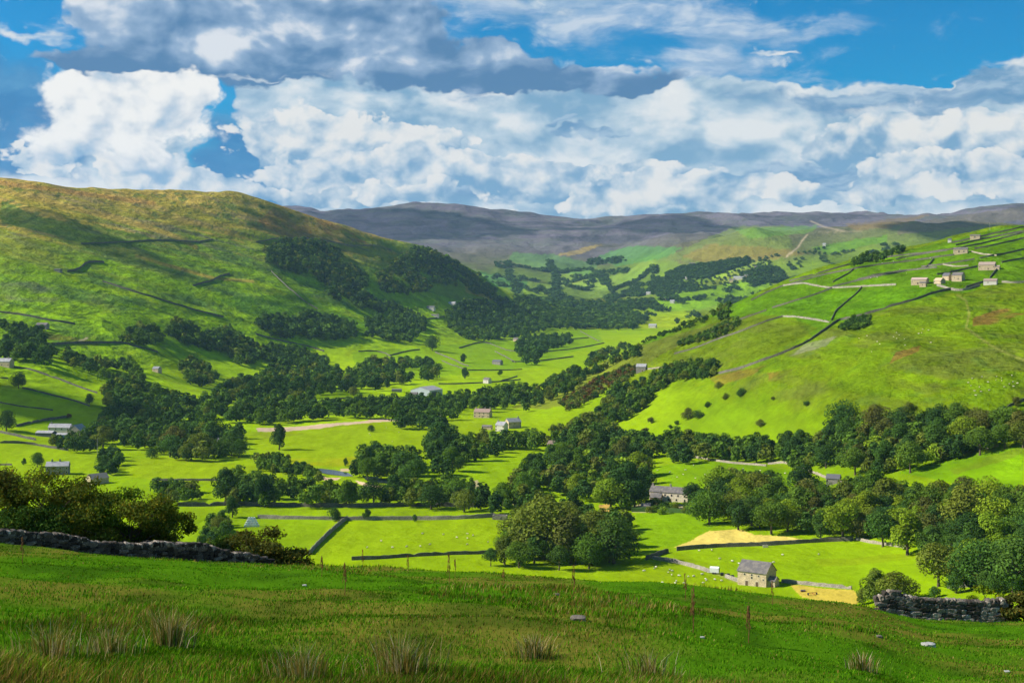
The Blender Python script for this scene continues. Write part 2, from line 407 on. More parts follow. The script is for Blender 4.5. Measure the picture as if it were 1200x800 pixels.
def cover(x, y, zz):
    """zz relative to the eye"""
    D = np.maximum(y, 1.5); px = 600 + FPX * x / D; row = HOR - FPX * zz / D
    # wobble so no patch has a ruled edge
    wpx = px + vnoise(x / 14, y / 30, 301) * 3.4 + vnoise(x / 5, y / 9, 303) * 1.6; wrow = row + vnoise(x / 17, y / 40, 302) * 2.2 + vnoise(x / 5, y / 11, 304) * 1.0
    N = x.shape; c = np.zeros(N + (3,))
    def mixin(mask, colr):
        m = np.clip(mask, 0, 1)[..., None]; c[:] = c * (1 - m) + np.asarray(colr) * m
    n1 = fbm(x / 130, y / 150, 4, 401); n2 = fbm(x / 32, y / 40, 4, 411); n3 = fbm(x / 420, y / 420, 3, 421)
    zs = zz + .28 * x; streak = fbm(x / 200 + zs / 90, zs / 10, 4, 431, .6); streak2 = fbm(x / 90 - zs / 60, zs / 5.5, 3, 441, .6)
    c[:] = PAST
    mixin(sm(-.25, .35, n1) * .22, MEAD)
    # left hillside
    left = sm(-90, -200, x - (-60) - 0 * y) * sm(1350, 1500, y) * sm(4100, 3700, y)
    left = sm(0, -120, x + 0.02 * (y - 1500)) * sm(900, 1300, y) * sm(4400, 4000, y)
    hgt = zz
    mixin(left * sm(-100, -50, hgt) * .45, MEAD)
    mixin(left * sm(-60, 20, hgt + n1 * 60) * .6, ROUGH)
    mixin(left * sm(-40, 10, hgt) * sm(.02, .35, streak) * .8, BRACK * 1.25)
    mixin(left * sm(-30, 60, hgt + n3 * 60) * sm(-.1, .3, -streak2 + n2 * .4) * .6, OLIVE)
    mixin(left * sm(45, 115, hgt + n1 * 70) * .75, OLIVE * np.array([1.35, 1.15, 1.0]))
    mixin(left * sm(60, 120, hgt + n2 * 40) * sm(.0, .3, streak + n1 * .3) * .8, TAWNY * .75)
    mixin(left * sm(40, 110, hgt) * sm(.08, .35, streak2) * .7, MOOR * 1.1)
    mixin(left * sm(-80, -30, hgt) * sm(30, -20, hgt) * sm(.1, .4, n2 + .6 * streak) * .6, BRACK * 1.6)
    mixin(left * sm(70, 150, hgt + n3 * 60) * sm(-.15, .2, streak + n1 * .5) * .55, [.33, .25, .06])
    mixin(left * sm(120, 180, hgt + n3 * 40) * .35, [.31, .22, .06])
    # right hillside: rough upland pasture, yellower and streaked down the slope
    right = sm(60, 160, x - 0.015 * y) * sm(640, 760, y) * sm(1800, 1650, y)
    rs = fbm((x - zz) / 60, zz / 9 + x / 190, 4, 451, .6)
    mixin(right * sm(-100, -70, zz) * .55, [0.17, 0.24, 0.012])
    mixin(right * sm(-95, -60, zz) * sm(.0, .4, rs + .4 * n2) * .65, [0.2, 0.22, 0.025])
    mixin(right * sm(-90, -50, zz) * sm(.22, .5, rs * .6 + n2 * .8) * .65, OLIVE)
    # far country
    mid = sm(3500, 4300, y)
    mixin(mid * .75, [0.1, 0.17, 0.03])
    mixin(mid * sm(.0, .3, n3 + .5 * n1) * .5, OLIVE * .9)
    far = sm(60, 160, zz + n3 * 90 + n1 * 40) * sm(4300, 5200, y)
    mixin(far * .9, MOOR * 1.0)
    fell = sm(110, 230, zz + n3 * 130) * sm(5300, 6300, y)
    mixin(fell * .92, HEATH * 1.05)
    fs = fbm(x / 500, zz / 22, 4, 461, .62)
    mixin(fell * sm(.1, .4, fs) * .5, [0.13, 0.13, 0.11]); mixin(fell * sm(.12, .4, -fs) * .5, [0.035, 0.04, 0.045])
    spk = fbm(x / 11, y / 17, 3, 471); spk2 = fbm(x / 26, y / 48, 3, 481)
    mixin(left * sm(-95, -60, zz) * sm(.22, .42, spk + .35 * streak) * .6, BRACK * 1.1)
    mixin(left * sm(.2, .5, spk2) * .4, OLIVE)
    mixin(right * sm(-95, -70, zz) * sm(.25, .45, spk) * .35, BRACK * 1.6)
    mixin(right * sm(-95, -70, zz) * sm(.22, .45, spk2) * .4, [.20, .21, .03])
    mixin(fell * sm(.05, .35, n1 + .4 * n2) * .45, [.085, .10, .075])
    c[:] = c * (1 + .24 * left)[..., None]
    mfar = (D > 130) & (D < 8190)

    def P(poly, colr, a=1.0, dmin=130, dmax=9000, soft=None):
        xs = [p[0] for p in poly]; ys = [p[1] for p in poly]
        m = (D > dmin) & (D < dmax) & (wpx > min(xs)) & (wpx < max(xs)) & (wrow > min(ys)) & (wrow < max(ys))
        idx = np.nonzero(m)
        if len(idx[0]) == 0: return
        q = inpoly(wpx[idx], wrow[idx], poly)
        if soft is not None: q = q * sm(-.2, .25, soft[idx])
        cc = c[idx]; w = (q * a)[:, None]; c[idx] = cc * (1 - w) + np.asarray(colr) * w

    def Ln(pts, colr, w=1.0, a=1.0, dmin=130, dmax=9000):
        xs = [p[0] for p in pts]; ys = [p[1] for p in pts]
        m = (D > dmin) & (D < dmax) & (px > min(xs) - 5) & (px < max(xs) + 5) & (row > min(ys) - 5) & (row < max(ys) + 5)
        idx = np.nonzero(m)
        if len(idx[0]) == 0: return
        d = dist_line(px[idx], row[idx], pts); q = sm(w + .5, w * .4, d) * a
        cc = c[idx]; c[idx] = cc * (1 - q[:, None]) + np.asarray(colr) * q[:, None]
    # richly green enclosed fields high on the right
    up = [(690, 420), (750, 395), (830, 362), (960, 322), (1060, 295), (1210, 258), (1210, 330), (1158, 332), (1130, 345), (1108, 344), (1060, 355), (1000, 374), (975, 380), (952, 396), (930, 372), (880, 366), (820, 390), (760, 408)]
    P(up, [.13, .235, .008], .8, 700, 1750)
    P([(985, 318), (1090, 292), (1200, 268), (1200, 285), (1080, 310), (1000, 330)], [.15, .25, .01], .7, 700, 1750)
    P([(912, 360), (955, 345), (1090, 335), (1100, 342), (1000, 372), (975, 378)], [.135, .25, .008], .8, 700, 1750)
    P([(750, 410), (820, 372), (905, 368), (960, 385), (930, 400), (850, 432), (800, 430), (720, 470)], [0.17, 0.192, 0.02], .6, 700, 1750)
    P([(700, 420), (830, 380), (870, 368), (780, 412), (690, 468), (640, 480), (600, 478)], [0.17, 0.17, 0.03], .8, 700, 1700)
    P([(1140, 372), (1175, 362), (1200, 358), (1200, 368), (1165, 380), (1140, 382)], RUST * 1.0, .8, 700, 1750, n2 + .1)
    P([(1050, 412), (1080, 404), (1074, 412), (1042, 426)], RUST, .75, 700, 1750, n2 + .2)
    P([(900, 437), (928, 432), (930, 444), (900, 448)], RUST, .6, 700, 1750, n2 + .15)
    P([(945, 402), (980, 394), (968, 406), (925, 417)], DIRT * .9, .55, 700, 1750, n2 + .1)
    P([(885, 462), (960, 448), (1040, 425), (1100, 412), (1200, 400), (1200, 410), (1090, 425), (960, 462), (890, 478)], OLIVE * 1.2, .45, 700, 1750, n2 + rs)
    P([(830, 440), (900, 428), (880, 440), (840, 452)], RUST * 1.1, .5, 700, 1750)
    Ln([(1122, 346), (1132, 352), (1136, 368), (1132, 384), (1145, 393), (1160, 404), (1180, 414), (1200, 422)], [0.36, 0.32, 0.08], 1.4, .75)
    Ln([(1010, 350), (990, 358), (975, 365)], [0.2, 0.288, 0.03], 1.5, .4)
    # valley fields, lower right
    P([(788, 641), (812, 632), (832, 622), (868, 620), (885, 627), (925, 629), (952, 633), (900, 638), (840, 641)], HAY, .97, 300, 900)
    P([(925, 684), (965, 689), (1000, 690), (1010, 700), (1000, 712), (940, 700)], HAY * np.array([0.8, 0.76, 0.6]), .9, 300, 800)
    P([(725, 660), (800, 652), (850, 668), (870, 683), (790, 690), (725, 690)], [0.23, 0.288, 0.01], .8, 300, 800)
    P([(745, 600), (835, 600), (850, 612), (790, 640), (748, 640)], [0.17, 0.272, 0.01], .7, 300, 800)
    P([(955, 655), (1080, 648), (1080, 655), (960, 664)], OLIVE * 1.3, .4, 300, 800, n2 + .1)
    Ln([(770, 655), (800, 660), (840, 672), (868, 683)], [0.3, 0.272, 0.1], 2.0, .6, 300, 800)
    P([(702, 592), (716, 590), (720, 600), (706, 602)], DIRT * [1.3, 1.0, .5], .9, 300, 1000)
    P([(740, 592), (760, 588), (800, 590), (815, 596), (790, 599), (740, 599)], DIRT * 1.1, .8, 300, 1000)
    # fields with the small white sheep
    P([(760, 548), (815, 540), (890, 545), (930, 552), (960, 560), (930, 570), (870, 575), (790, 572)], [0.19, 0.288, 0.006], .9, 600, 1200)
    P([(1050, 555), (1100, 540), (1200, 523), (1200, 590), (1150, 575), (1090, 560)], [0.16, 0.264, 0.008], .9, 500, 1000)
    P([(1110, 547), (1200, 524), (1200, 532), (1120, 556)], OLIVE, .5, 500, 1000, n2 + .2)
    # bright valley floor fields
    P([(280, 508), (350, 500), (480, 490), (560, 488), (575, 500), (500, 530), (430, 545), (360, 545), (280, 518)], [0.24, 0.296, 0.006], .9, 800, 1600)
    P([(335, 536), (440, 535), (420, 545), (345, 546)], [0.33, 0.3, 0.03], .65, 800, 1600, n2 + .2)
    P([(300, 508), (440, 494), (460, 498), (380, 506), (310, 514)], OLIVE * 1.3, .5, 800, 1600, n2)
    P([(0, 510), (60, 522), (115, 530), (115, 560), (0, 556)], [0.24, 0.304, 0.006], .9, 650, 1300)
    P([(130, 540), (200, 535), (300, 545), (340, 552), (320, 570), (180, 562), (130, 556)], [0.25, 0.304, 0.006], .9, 650, 1200)
    P([(215, 590), (590, 590), (590, 606), (215, 606)], [0.22, 0.288, 0.006], .9, 500, 1000)
    P([(385, 608), (600, 606), (595, 648), (520, 652), (370, 654)], [0.24, 0.304, 0.005], .9, 400, 900)
    P([(205, 607), (390, 607), (365, 650), (250, 650)], [0.2, 0.272, 0.008], .9, 400, 900)
    P([(410, 412), (520, 405), (700, 385), (705, 400), (620, 430), (430, 450)], [0.12, 0.216, 0.01], .5, 1600, 3500)
    # river gravel and pale banks
    P([(300, 501), (350, 499), (400, 495), (470, 489), (470, 492), (400, 499), (345, 504), (300, 506)], [0.45, 0.33, 0.24], .95, 900, 1800)
    P([(376, 556), (384, 560), (400, 560), (396, 563), (380, 563)], [0.55, 0.38, 0.26], .95, 700, 1400)
    P([(415, 562), (432, 566), (452, 570), (440, 571), (420, 567)], [0.6, 0.45, 0.3], .95, 700, 1400)
    P([(398, 549), (410, 548), (408, 552), (398, 552)], [0.55, 0.38, 0.26], .8, 700, 1400)
    P([(545, 566), (560, 562), (562, 572), (548, 574)], DIRT, .8, 700, 1400)
    P([(600, 590), (615, 588), (622, 592), (604, 594)], [0.6, 0.45, 0.28], .9, 500, 1000)
    # left side
    P([(0, 455), (60, 458), (130, 470), (210, 490), (180, 520), (90, 505), (0, 500)], [0.13, 0.216, 0.01], .6, 900, 1700)  # darker tint paints the cloud shadow over this field
    P([(35, 385), (120, 402), (115, 405), (60, 398), (35, 390)], TAWNY * .5, .6, 1200, 2000)
    P([(0, 330), (40, 330), (80, 345), (60, 355), (0, 350)], MOOR * 1.3, .45, 1500, 2400, n2 + .1)
    Ln([(88, 402), (95, 399), (102, 396)], DIRT * 1.4, 1.0, .8, 1000, 2000)
    Ln([(0, 223), (60, 238), (110, 250), (160, 262), (200, 275), (230, 290)], TAWNY * .95, 3.2, .7, 1500, 3200)
    Ln([(160, 262), (250, 262), (320, 270), (400, 275)], TAWNY * .8, 3.0, .45, 1500, 3200)
    Ln([(0, 214), (60, 222), (120, 230), (180, 238)], RUST * 1.5, 3.5, .6, 1500, 3200)
    Ln([(160, 300), (200, 312), (250, 326), (300, 330)], TAWNY * .8, 2.5, .7, 1500, 3200)
    P([(325, 238), (380, 255), (430, 283), (400, 287), (340, 280), (300, 262)], np.array([0.26, 0.14, 0.045]), .7, 1800, 3600, n2 + .15)
    P([(50, 255), (170, 275), (190, 290), (120, 290), (60, 275), (0, 260), (0, 235)], DARKG * 1.3, .65, 1500, 3200, n1 + .3)  # hillside cloud shadow put into the cover as a dark slanting patch
    P([(100, 320), (240, 360), (240, 372), (120, 340), (60, 320)], PAST * .9, .55, 1500, 3200, n2 + .1)
    Ln([(130, 345), (180, 362), (240, 382)], BRACK, 1.4, .7, 1500, 3200)
    for q in ([(0, 300), (60, 312), (120, 326)], [(130, 296), (200, 318), (280, 338)], [(250, 300), (320, 322), (380, 345)], [(0, 352), (70, 368), (130, 378)], [(180, 340), (260, 366), (310, 384)], [(60, 272), (130, 280), (200, 296)]):
        Ln(q, BRACK, 1.5, .5, 1500, 3200)
    Ln([(300, 330), (370, 362), (440, 376)], PAST, 2.6, .8, 1500, 3200)
    Ln([(225, 330), (290, 352), (330, 372), (400, 390)], BRACK, 2.0, .5, 1500, 3200)
    P([(340, 345), (430, 378), (450, 392), (380, 395), (320, 380), (250, 350)], [0.07, 0.16, 0.012], .6, 1500, 3200)
    P([(505, 332), (535, 330), (580, 350), (590, 360), (540, 352), (510, 345)], [0.17, 0.216, 0.02], .8, 2000, 4000)
    P([(545, 335), (580, 350), (575, 352), (545, 342)], TAWNY * .8, .7, 2000, 4000)
    P([(440, 280), (520, 288), (500, 300), (460, 295)], [0.12, 0.2, 0.02], .6, 2000, 4000)
    # fields and roads of the far country
    for poly, colr, a in [
        ([(780, 302), (830, 278), (860, 266), (920, 264), (930, 290), (880, 300), (800, 306)], [0.13, 0.17, 0.035], .8),
        ([(800, 300), (830, 286), (900, 290), (950, 296), (900, 305), (820, 308)], TAWNY * .55, .6),
        ([(860, 268), (960, 264), (950, 272), (880, 280)], [0.11, 0.22, 0.03], .7),
        ([(700, 300), (740, 288), (800, 290), (780, 302), (720, 312)], [0.07, 0.2, 0.04], .7),
        ([(655, 298), (700, 286), (705, 288), (680, 298), (650, 300)], TAWNY * .8, .7),
        ([(600, 296), (650, 298), (700, 310), (690, 325), (620, 312), (595, 305)], [0.08, 0.2, 0.04], .6),
        ([(560, 318), (620, 330), (610, 340), (575, 335)], [0.06, 0.19, 0.04], .7),
        ([(950, 290), (1040, 275), (1040, 283), (970, 298)], [0.1, 0.208, 0.02], .8),
        ([(770, 345), (800, 340), (900, 325), (910, 340), (820, 362), (760, 365)], [0.13, 0.24, 0.015], .8),
        ([(740, 318), (790, 305), (830, 330), (770, 345), (720, 330)], [0.12, 0.208, 0.02], .5),
        ([(1060, 262), (1200, 242), (1200, 258), (1050, 275)], MOOR * 1.15, .8),
        ([(990, 262), (1090, 252), (1050, 266), (1000, 270)], [0.16, 0.11, 0.05], .7)]:
        P(poly, colr, a, 3400, 9000)
    Ln([(922, 300), (935, 290), (940, 282), (946, 275)], DIRT * 1.2, 1.0, .9, 3400, 9000)
    Ln([(950, 259), (966, 266), (990, 271)], DIRT * 1.0, 0.9, .8, 3400, 9000)
    Ln([(960, 272), (1010, 271)], DIRT * .8, 0.7, .5, 3400, 9000)
    # foreground pasture: rough tufted grass with tawny seed heads
    f = sm(135, 110, D) * sm(-60, -30, zz)
    t = fbm(x / 6.5, y / 9, 4, 501)
    g = fbm(x / 1.6, y / 2.6, 3, 511)
    fc = np.array([0.085, 0.21, 0.006]) * (1 - sm(-.05, .35, t)[..., None] * .75) + np.array([0.22, 0.17, 0.028]) * (sm(-.05, .35, t)[..., None] * .75)
    fc = fc * (1 - sm(.05, .4, g)[..., None] * .55) + np.array([0.03, 0.085, 0.006]) * sm(.05, .4, g)[..., None] * .55
    edge = sm(60, 76, D) * f
    fc = fc * (1 - edge[..., None] * .5) + np.array([0.24, 0.18, 0.03]) * edge[..., None] * .5
    c[:] = c * (1 - f[..., None]) + fc * f[..., None]
    # grazing lines, mowing swathes and trodden patches in the pastures
    sw = fbm(x / 3.5 + y / 40, y / 90, 3, 491); gr = fbm(x / 9, y / 22, 4, 493, .6)
    pas = sm(300, 450, D) * (1 - sm(2600, 3300, D)); c[:] = c * (1 + pas * ((.12 + .03 * sm(-103, -85, zz)) * sw + (.11 + .18 * sm(-103, -85, zz)) * gr))[..., None]
    c[:] = c * (1 - right[..., None] * np.array([.34, .30, .3])) * (1 + .02 * sm(-95, -106, zz) * pas)[..., None]
    # the far country is a patchwork of small fields
    cell = np.floor(x / 170 + .25 * vnoise(x / 200, y / 200, 61)) + 57 * np.floor(y / 260 + .0008 * x); ct = _hash(cell.astype(np.int64), cell.astype(np.int64) * 3 + 1, 5) - .5
    lowf = sm(160, 90, zz) * sm(3300, 3700, y); c[:] = c * (1 + lowf * ct * .9)[..., None]
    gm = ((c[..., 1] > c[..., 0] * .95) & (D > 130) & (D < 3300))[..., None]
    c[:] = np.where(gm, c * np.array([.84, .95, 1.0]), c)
    c = c * (1 + (.05 + .14 * sm(-100, -80, zz)) * n2)[..., None]; lum = c.mean(-1, keepdims=True); st = 1 + .10 * ((D > 130) & (D < 5000))[..., None]
    return np.clip(lum + (c - lum) * st, .003, 1)

def new_mat(name):
    m = bpy.data.materials.new(name); m.use_nodes = True; nt = m.node_tree; E.nt = nt
    b = nt.nodes['Principled BSDF']; b.inputs['Specular IOR Level'].default_value = 0.15; b.inputs['Roughness'].default_value = 0.95
    return m, nt, b

def bump(nt, b, h, strength, dist=0.1):
    n = nt.nodes.new('ShaderNodeBump'); n.inputs['Strength'].default_value = strength; n.inputs['Distance'].default_value = dist
    nt.links.new(h.s, n.inputs['Height']); nt.links.new(n.outputs[0], b.inputs['Normal'])

def ground_mat():
    m, nt, b = new_mat("grassland")
    at_ = nt.nodes.new('ShaderNodeAttribute'); at_.attribute_name = 'cover'
    g = nt.nodes.new('ShaderNodeNewGeometry'); P = g.outputs['Position']
    mp = nt.nodes.new('ShaderNodeMapping'); mp.inputs['Scale'].default_value = (1, .8, 1.6); nt.links.new(P, mp.inputs[0])
    n1 = noise(mp.outputs[0], 0.035, 5, .6); n2 = noise(mp.outputs[0], 0.23, 4, .65); n3 = noise(mp.outputs[0], 2.2, 3, .6)
    ar_ = nt.nodes.new('ShaderNodeAttribute'); ar_.attribute_name = 'broken'; rf = E(ar_.outputs['Fac'])
    k = (n1 - .5) * (rf * 1.1 + .08) + (n2 - .5) * (rf * 1.3 + .10) + (n3 - .5) * .35 + 1.0
    mm = nt.nodes.new('ShaderNodeVectorMath'); mm.operation = 'SCALE'
    nt.links.new(at_.outputs['Color'], mm.inputs[0]); nt.links.new(k.mx(.35).s, mm.inputs['Scale'])
    hue = mixc(sstep(.52, .68, noise(mp.outputs[0], 0.09, 4, .6)) * (rf * .35), mm.outputs[0], (1.15, .92, 1.2), 'MULTIPLY')
    nt.links.new(hue, b.inputs['Base Color'])
    b.inputs['Specular IOR Level'].default_value = 0.0
    h = noise(P, 0.8, 6, .7)
    n = nt.nodes.new('ShaderNodeBump'); n.inputs['Strength'].default_value = .2; n.inputs['Distance'].default_value = .05
    nt.links.new(h.s, n.inputs['Height'])
    # gullies, banks and broken ground on the open hillsides
    big = noise(mp.outputs[0], .022, 7, .62) * rf
    n2_ = nt.nodes.new('ShaderNodeBump'); n2_.inputs['Strength'].default_value = 1.0; n2_.inputs['Distance'].default_value = 26.0
    nt.links.new(big.s, n2_.inputs['Height']); nt.links.new(n.outputs[0], n2_.inputs['Normal']); nt.links.new(n2_.outputs[0], b.inputs['Normal'])
    return m

def mesh_obj(name, verts, quads=None, tris=None, mat=None, colors=None, cname='cover', smooth=False, parent=None, link=True):
    me = bpy.data.meshes.new(name)
    verts = np.asarray(verts, np.float32)
    loops = []; starts = []; tot = 0
    fl = []
    if quads is not None and len(quads): fl.append((np.asarray(quads, np.int32), 4))
    if tris is not None and len(tris): fl.append((np.asarray(tris, np.int32), 3))
    nf = sum(len(f) for f, _ in fl)
    me.vertices.add(len(verts)); me.vertices.foreach_set('co', verts.ravel())
    li = np.concatenate([f.ravel() for f, _ in fl]); me.loops.add(len(li)); me.loops.foreach_set('vertex_index', li)
    ls = []; o = 0
    for f, k in fl:
        ls.append(o + np.arange(len(f)) * k); o += len(f) * k
    me.polygons.add(nf); me.polygons.foreach_set('loop_start', np.concatenate(ls).astype(np.int32))
    me.update(calc_edges=True)
    me.polygons.foreach_set('use_smooth', np.full(nf, bool(smooth)))
    if colors is not None:
        a = me.color_attributes.new(cname, 'FLOAT_COLOR', 'POINT')
        cc = np.ones((len(verts), 4), np.float32); cc[:, :colors.shape[1]] = colors; a.data.foreach_set('color', cc.ravel())
    if mat is not None:
        for mm in (mat if isinstance(mat, (list, tuple)) else [mat]): me.materials.append(mm)
    o = bpy.data.objects.new(name, me)
    if link: COL.objects.link(o)
    if parent is not None: o.parent = parent
    return o

def tag(o, label=None, cat=None, group=None, kind=None):
    if label: o['label'] = label
    if cat: o['category'] = cat
    if group: o['group'] = group
    if kind: o['kind'] = kind
    return o

def build_ground():
    core = np.concatenate([np.arange(-640, -60, 14.0), np.arange(-60, 1260, 1.45), np.arange(1260, 1841, 14.0)])
    azc = np.arctan((core - 600) / FPX); a0 = azc[0]; a1 = azc[-1]
    rest = np.linspace(a1, a0 + 2 * math.pi, 62)[1:-1]
    az = np.concatenate([azc, rest])
    Dm = np.concatenate([np.exp(np.linspace(math.log(1.5), math.log(110), 420)), np.exp(np.linspace(math.log(111), math.log(440), 60)), np.exp(np.linspace(math.log(445), math.log(8180), 1150))])
    nC = len(core); A = np.repeat(az[None, :], len(Dm), 0); R = np.repeat(Dm[:, None], len(az), 1)
    X = np.zeros_like(A); Y = np.zeros_like(A); Z = np.zeros_like(A); C = np.zeros(A.shape + (3,))
    X[:, :nC] = R[:, :nC] * np.tan(A[:, :nC]); Y[:, :nC] = R[:, :nC]
    Z[:, :nC] = height(X[:, :nC], Y[:, :nC])
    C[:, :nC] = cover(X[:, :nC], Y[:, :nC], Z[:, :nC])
    # beyond the sides of the picture and behind: the same hillside carried round
    rr = R[:, nC:]; aa = A[:, nC:]; ca = math.cos(a1)
    X[:, nC:] = rr / ca * np.sin(aa); Y[:, nC:] = rr / ca * np.cos(aa)
    wr = np.clip((aa - a1) / (a0 + 2 * math.pi - a1), 0, 1)
    zr = height(Dm * (core[-1] - 600) / FPX, Dm)[:, None]; zl = height(Dm * (core[0] - 600) / FPX, Dm)[:, None]
    back = np.minimum(-1.9 + rr * .17, 190 + 20 * vnoise(rr / 900, aa * 3, 9))
    zz = np.where(wr < .5, zr + (back - zr) * sm(0, .38, wr), zl + (back - zl) * sm(1, .62, wr))
    Z[:, nC:] = zz
    C[:, nC:] = ROUGH
    nr, nc = A.shape
    co = np.stack([X, Y, Z + EYE], -1).reshape(-1, 3)
    i = np.arange(nr - 1)[:, None] * nc; j = np.arange(nc)[None, :]; j2 = (j + 1) % nc
    q = np.stack([i + j, i + j2, i + nc + j2, i + nc + j], -1).reshape(-1, 4)
    hl = sm(-100, -60, Z) * sm(300, 700, Y) * (1 - .45 * sm(3500, 6000, Y)) * .78; hl[:, nC:] = .3; hl = np.maximum(hl, .20 * sm(200, 500, Y) * (Y < 2600))
    co = np.vstack([co, [[0, 0, EYE - 1.9]]]); k = len(co) - 1
    t = np.stack([np.full(nc, k), (np.arange(nc) + 1) % nc, np.arange(nc)], -1)
    C = np.vstack([C.reshape(-1, 3), [[0.09, 0.2, 0.01]]])
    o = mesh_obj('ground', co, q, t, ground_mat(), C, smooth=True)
    a_ = o.data.attributes.new('broken', 'FLOAT', 'POINT'); a_.data.foreach_set('value', np.append(hl.ravel(), 0).astype(np.float32))
    tag(o, kind='structure')
    return o

build_ground()

def build_haze():
    v = []
    x0, x1, y0, y1, z0, z1 = -8900, 8900, -8800, 8700, -60, 900
    for zz in (z0, z1): v += [(x0, y0, zz), (x1, y0, zz), (x1, y1, zz), (x0, y1, zz)]
    q = [(0, 3, 2, 1), (4, 5, 6, 7), (0, 1, 5, 4), (1, 2, 6, 5), (2, 3, 7, 6), (3, 0, 4, 7)]
    m = bpy.data.materials.new('haze'); m.use_nodes = True; nt = m.node_tree
    for n in list(nt.nodes):
        if n.type == 'BSDF_PRINCIPLED': nt.nodes.remove(n)
    pv = nt.nodes.new('ShaderNodeVolumePrincipled'); pv.inputs['Density'].default_value = HAZE_DENSITY
    pv.inputs['Color'].default_value = (.42, .68, 1.0, 1); pv.inputs['Anisotropy'].default_value = 0.2
    nt.links.new(pv.outputs[0], nt.nodes['Material Output'].inputs['Volume'])
    o = mesh_obj('haze', v, q, mat=m)
    tag(o, kind='stuff')
    return o
HAZE_DENSITY = 2.7e-5
if HAZE_DENSITY > 0: build_haze()

def cloud_mat(name, opacity):
    m = bpy.data.materials.new(name); m.use_nodes = True; nt = m.node_tree; E.nt = nt
    b = nt.nodes['Principled BSDF']; b.inputs['Base Color'].default_value = (.9, .9, .9, 1); b.inputs['Roughness'].default_value = 1
    tr = nt.nodes.new('ShaderNodeBsdfTransparent'); mx = nt.nodes.new('ShaderNodeMixShader')
    mx.inputs[0].default_value = opacity
    nt.links.new(tr.outputs[0], mx.inputs[1]); nt.links.new(b.outputs[0], mx.inputs[2]); nt.links.new(mx.outputs[0], nt.nodes['Material Output'].inputs['Surface'])
    return m
CLOUD_M = {}
def cloud(cx, cy, zg, rx, ry, opacity=.8, seed=1, hz=1500.0):
    """a real cloud that shades the ground round (cx, cy): it floats up the sun's rays from there"""
    k = (hz - zg) / TO_SUN.z
    c = Vector((cx, cy, zg)) + TO_SUN * k
    nu, nv = 72, 20
    th = np.linspace(0, 2 * math.pi, nu, endpoint=False)[None, :]; ph = np.linspace(0, math.pi, nv)[:, None]
    sx = np.cos(th) * np.sin(ph); sy = np.sin(th) * np.sin(ph); sz = np.cos(ph) + 0 * th
    rim = 1 + .55 * fbm(sx * 2.1 + seed * 9, sy * 2.1 + sz, 5, seed, .6) + .12 * fbm(sx * 9, sy * 9 + sz * 5, 3, seed + 5)
    X = c.x + sx * rx * rim; Y = c.y + sy * ry * rim
    hh = np.where(sz > 0, 1.0, .18) * min(rx, ry) * .5
    Z = c.z + sz * hh * (1 + .5 * fbm(sx * 5 + seed, sy * 5, 4, seed + 9))
    co = np.stack([X, Y, Z], -1).reshape(-1, 3)
    i = np.arange(nv - 1)[:, None] * nu; j = np.arange(nu)[None, :]; j2 = (j + 1) % nu
    q = np.stack([i + j, i + nu + j, i + nu + j2, i + j2], -1).reshape(-1, 4)
    if opacity not in CLOUD_M: CLOUD_M[opacity] = cloud_mat('cloud vapour', opacity)
    o = mesh_obj('cloud', co, q, mat=CLOUD_M[opacity], smooth=True)
    tag(o, kind='structure')

def shade_at(px, row, wpx, dmin, opa, seed, ry=None, hz=1500.0):
    p = at(px, row, dmin)
    rx = wpx / FPX * p.y
    cloud(p.x, p.y, p.z, rx, ry or rx * 1.2, opa, seed, hz)
cloud(5, 42, 105, 150, 92, .22, 3)
shade_at(60, 262, 62, 1500, .36, 11, ry=80)
shade_at(70, 480, 80, 800, .6, 14, ry=70)
shade_at(330, 462, 80, 900, .3, 15, ry=80)
shade_at(470, 262, 110, 5500, .4, 16, ry=400, hz=3600)
shade_at(760, 268, 90, 5500, .35, 17, ry=300, hz=3600)
shade_at(1150, 275, 80, 4300, .6, 19, ry=300, hz=3000)

# ------------------------------------------------------------------ trees
def leaf_mat():
    m = bpy.data.materials.new('foliage'); m.use_nodes = True; nt = m.node_tree; E.nt = nt
    for n in list(nt.nodes):
        if n.type == 'BSDF_PRINCIPLED': nt.nodes.remove(n)
    a = nt.nodes.new('ShaderNodeAttribute'); a.attribute_name = 'leaf'
    oi = nt.nodes.new('ShaderNodeObjectInfo')
    c = mixc(1.0, a.outputs['Color'], oi.outputs['Color'], 'MULTIPLY')
    d = nt.nodes.new('ShaderNodeBsdfDiffuse'); t = nt.nodes.new('ShaderNodeBsdfTranslucent'); mx = nt.nodes.new('ShaderNodeMixShader'); mx.inputs[0].default_value = .22
    nt.links.new(c, d.inputs[0]); nt.links.new(mixc(1.0, c, (1.2, 1.1, .5), 'MULTIPLY'), t.inputs[0])
    nt.links.new(d.outputs[0], mx.inputs[1]); nt.links.new(t.outputs[0], mx.inputs[2]); nt.links.new(mx.outputs[0], nt.nodes['Material Output'].inputs[0])
    return m
LEAF = leaf_mat()
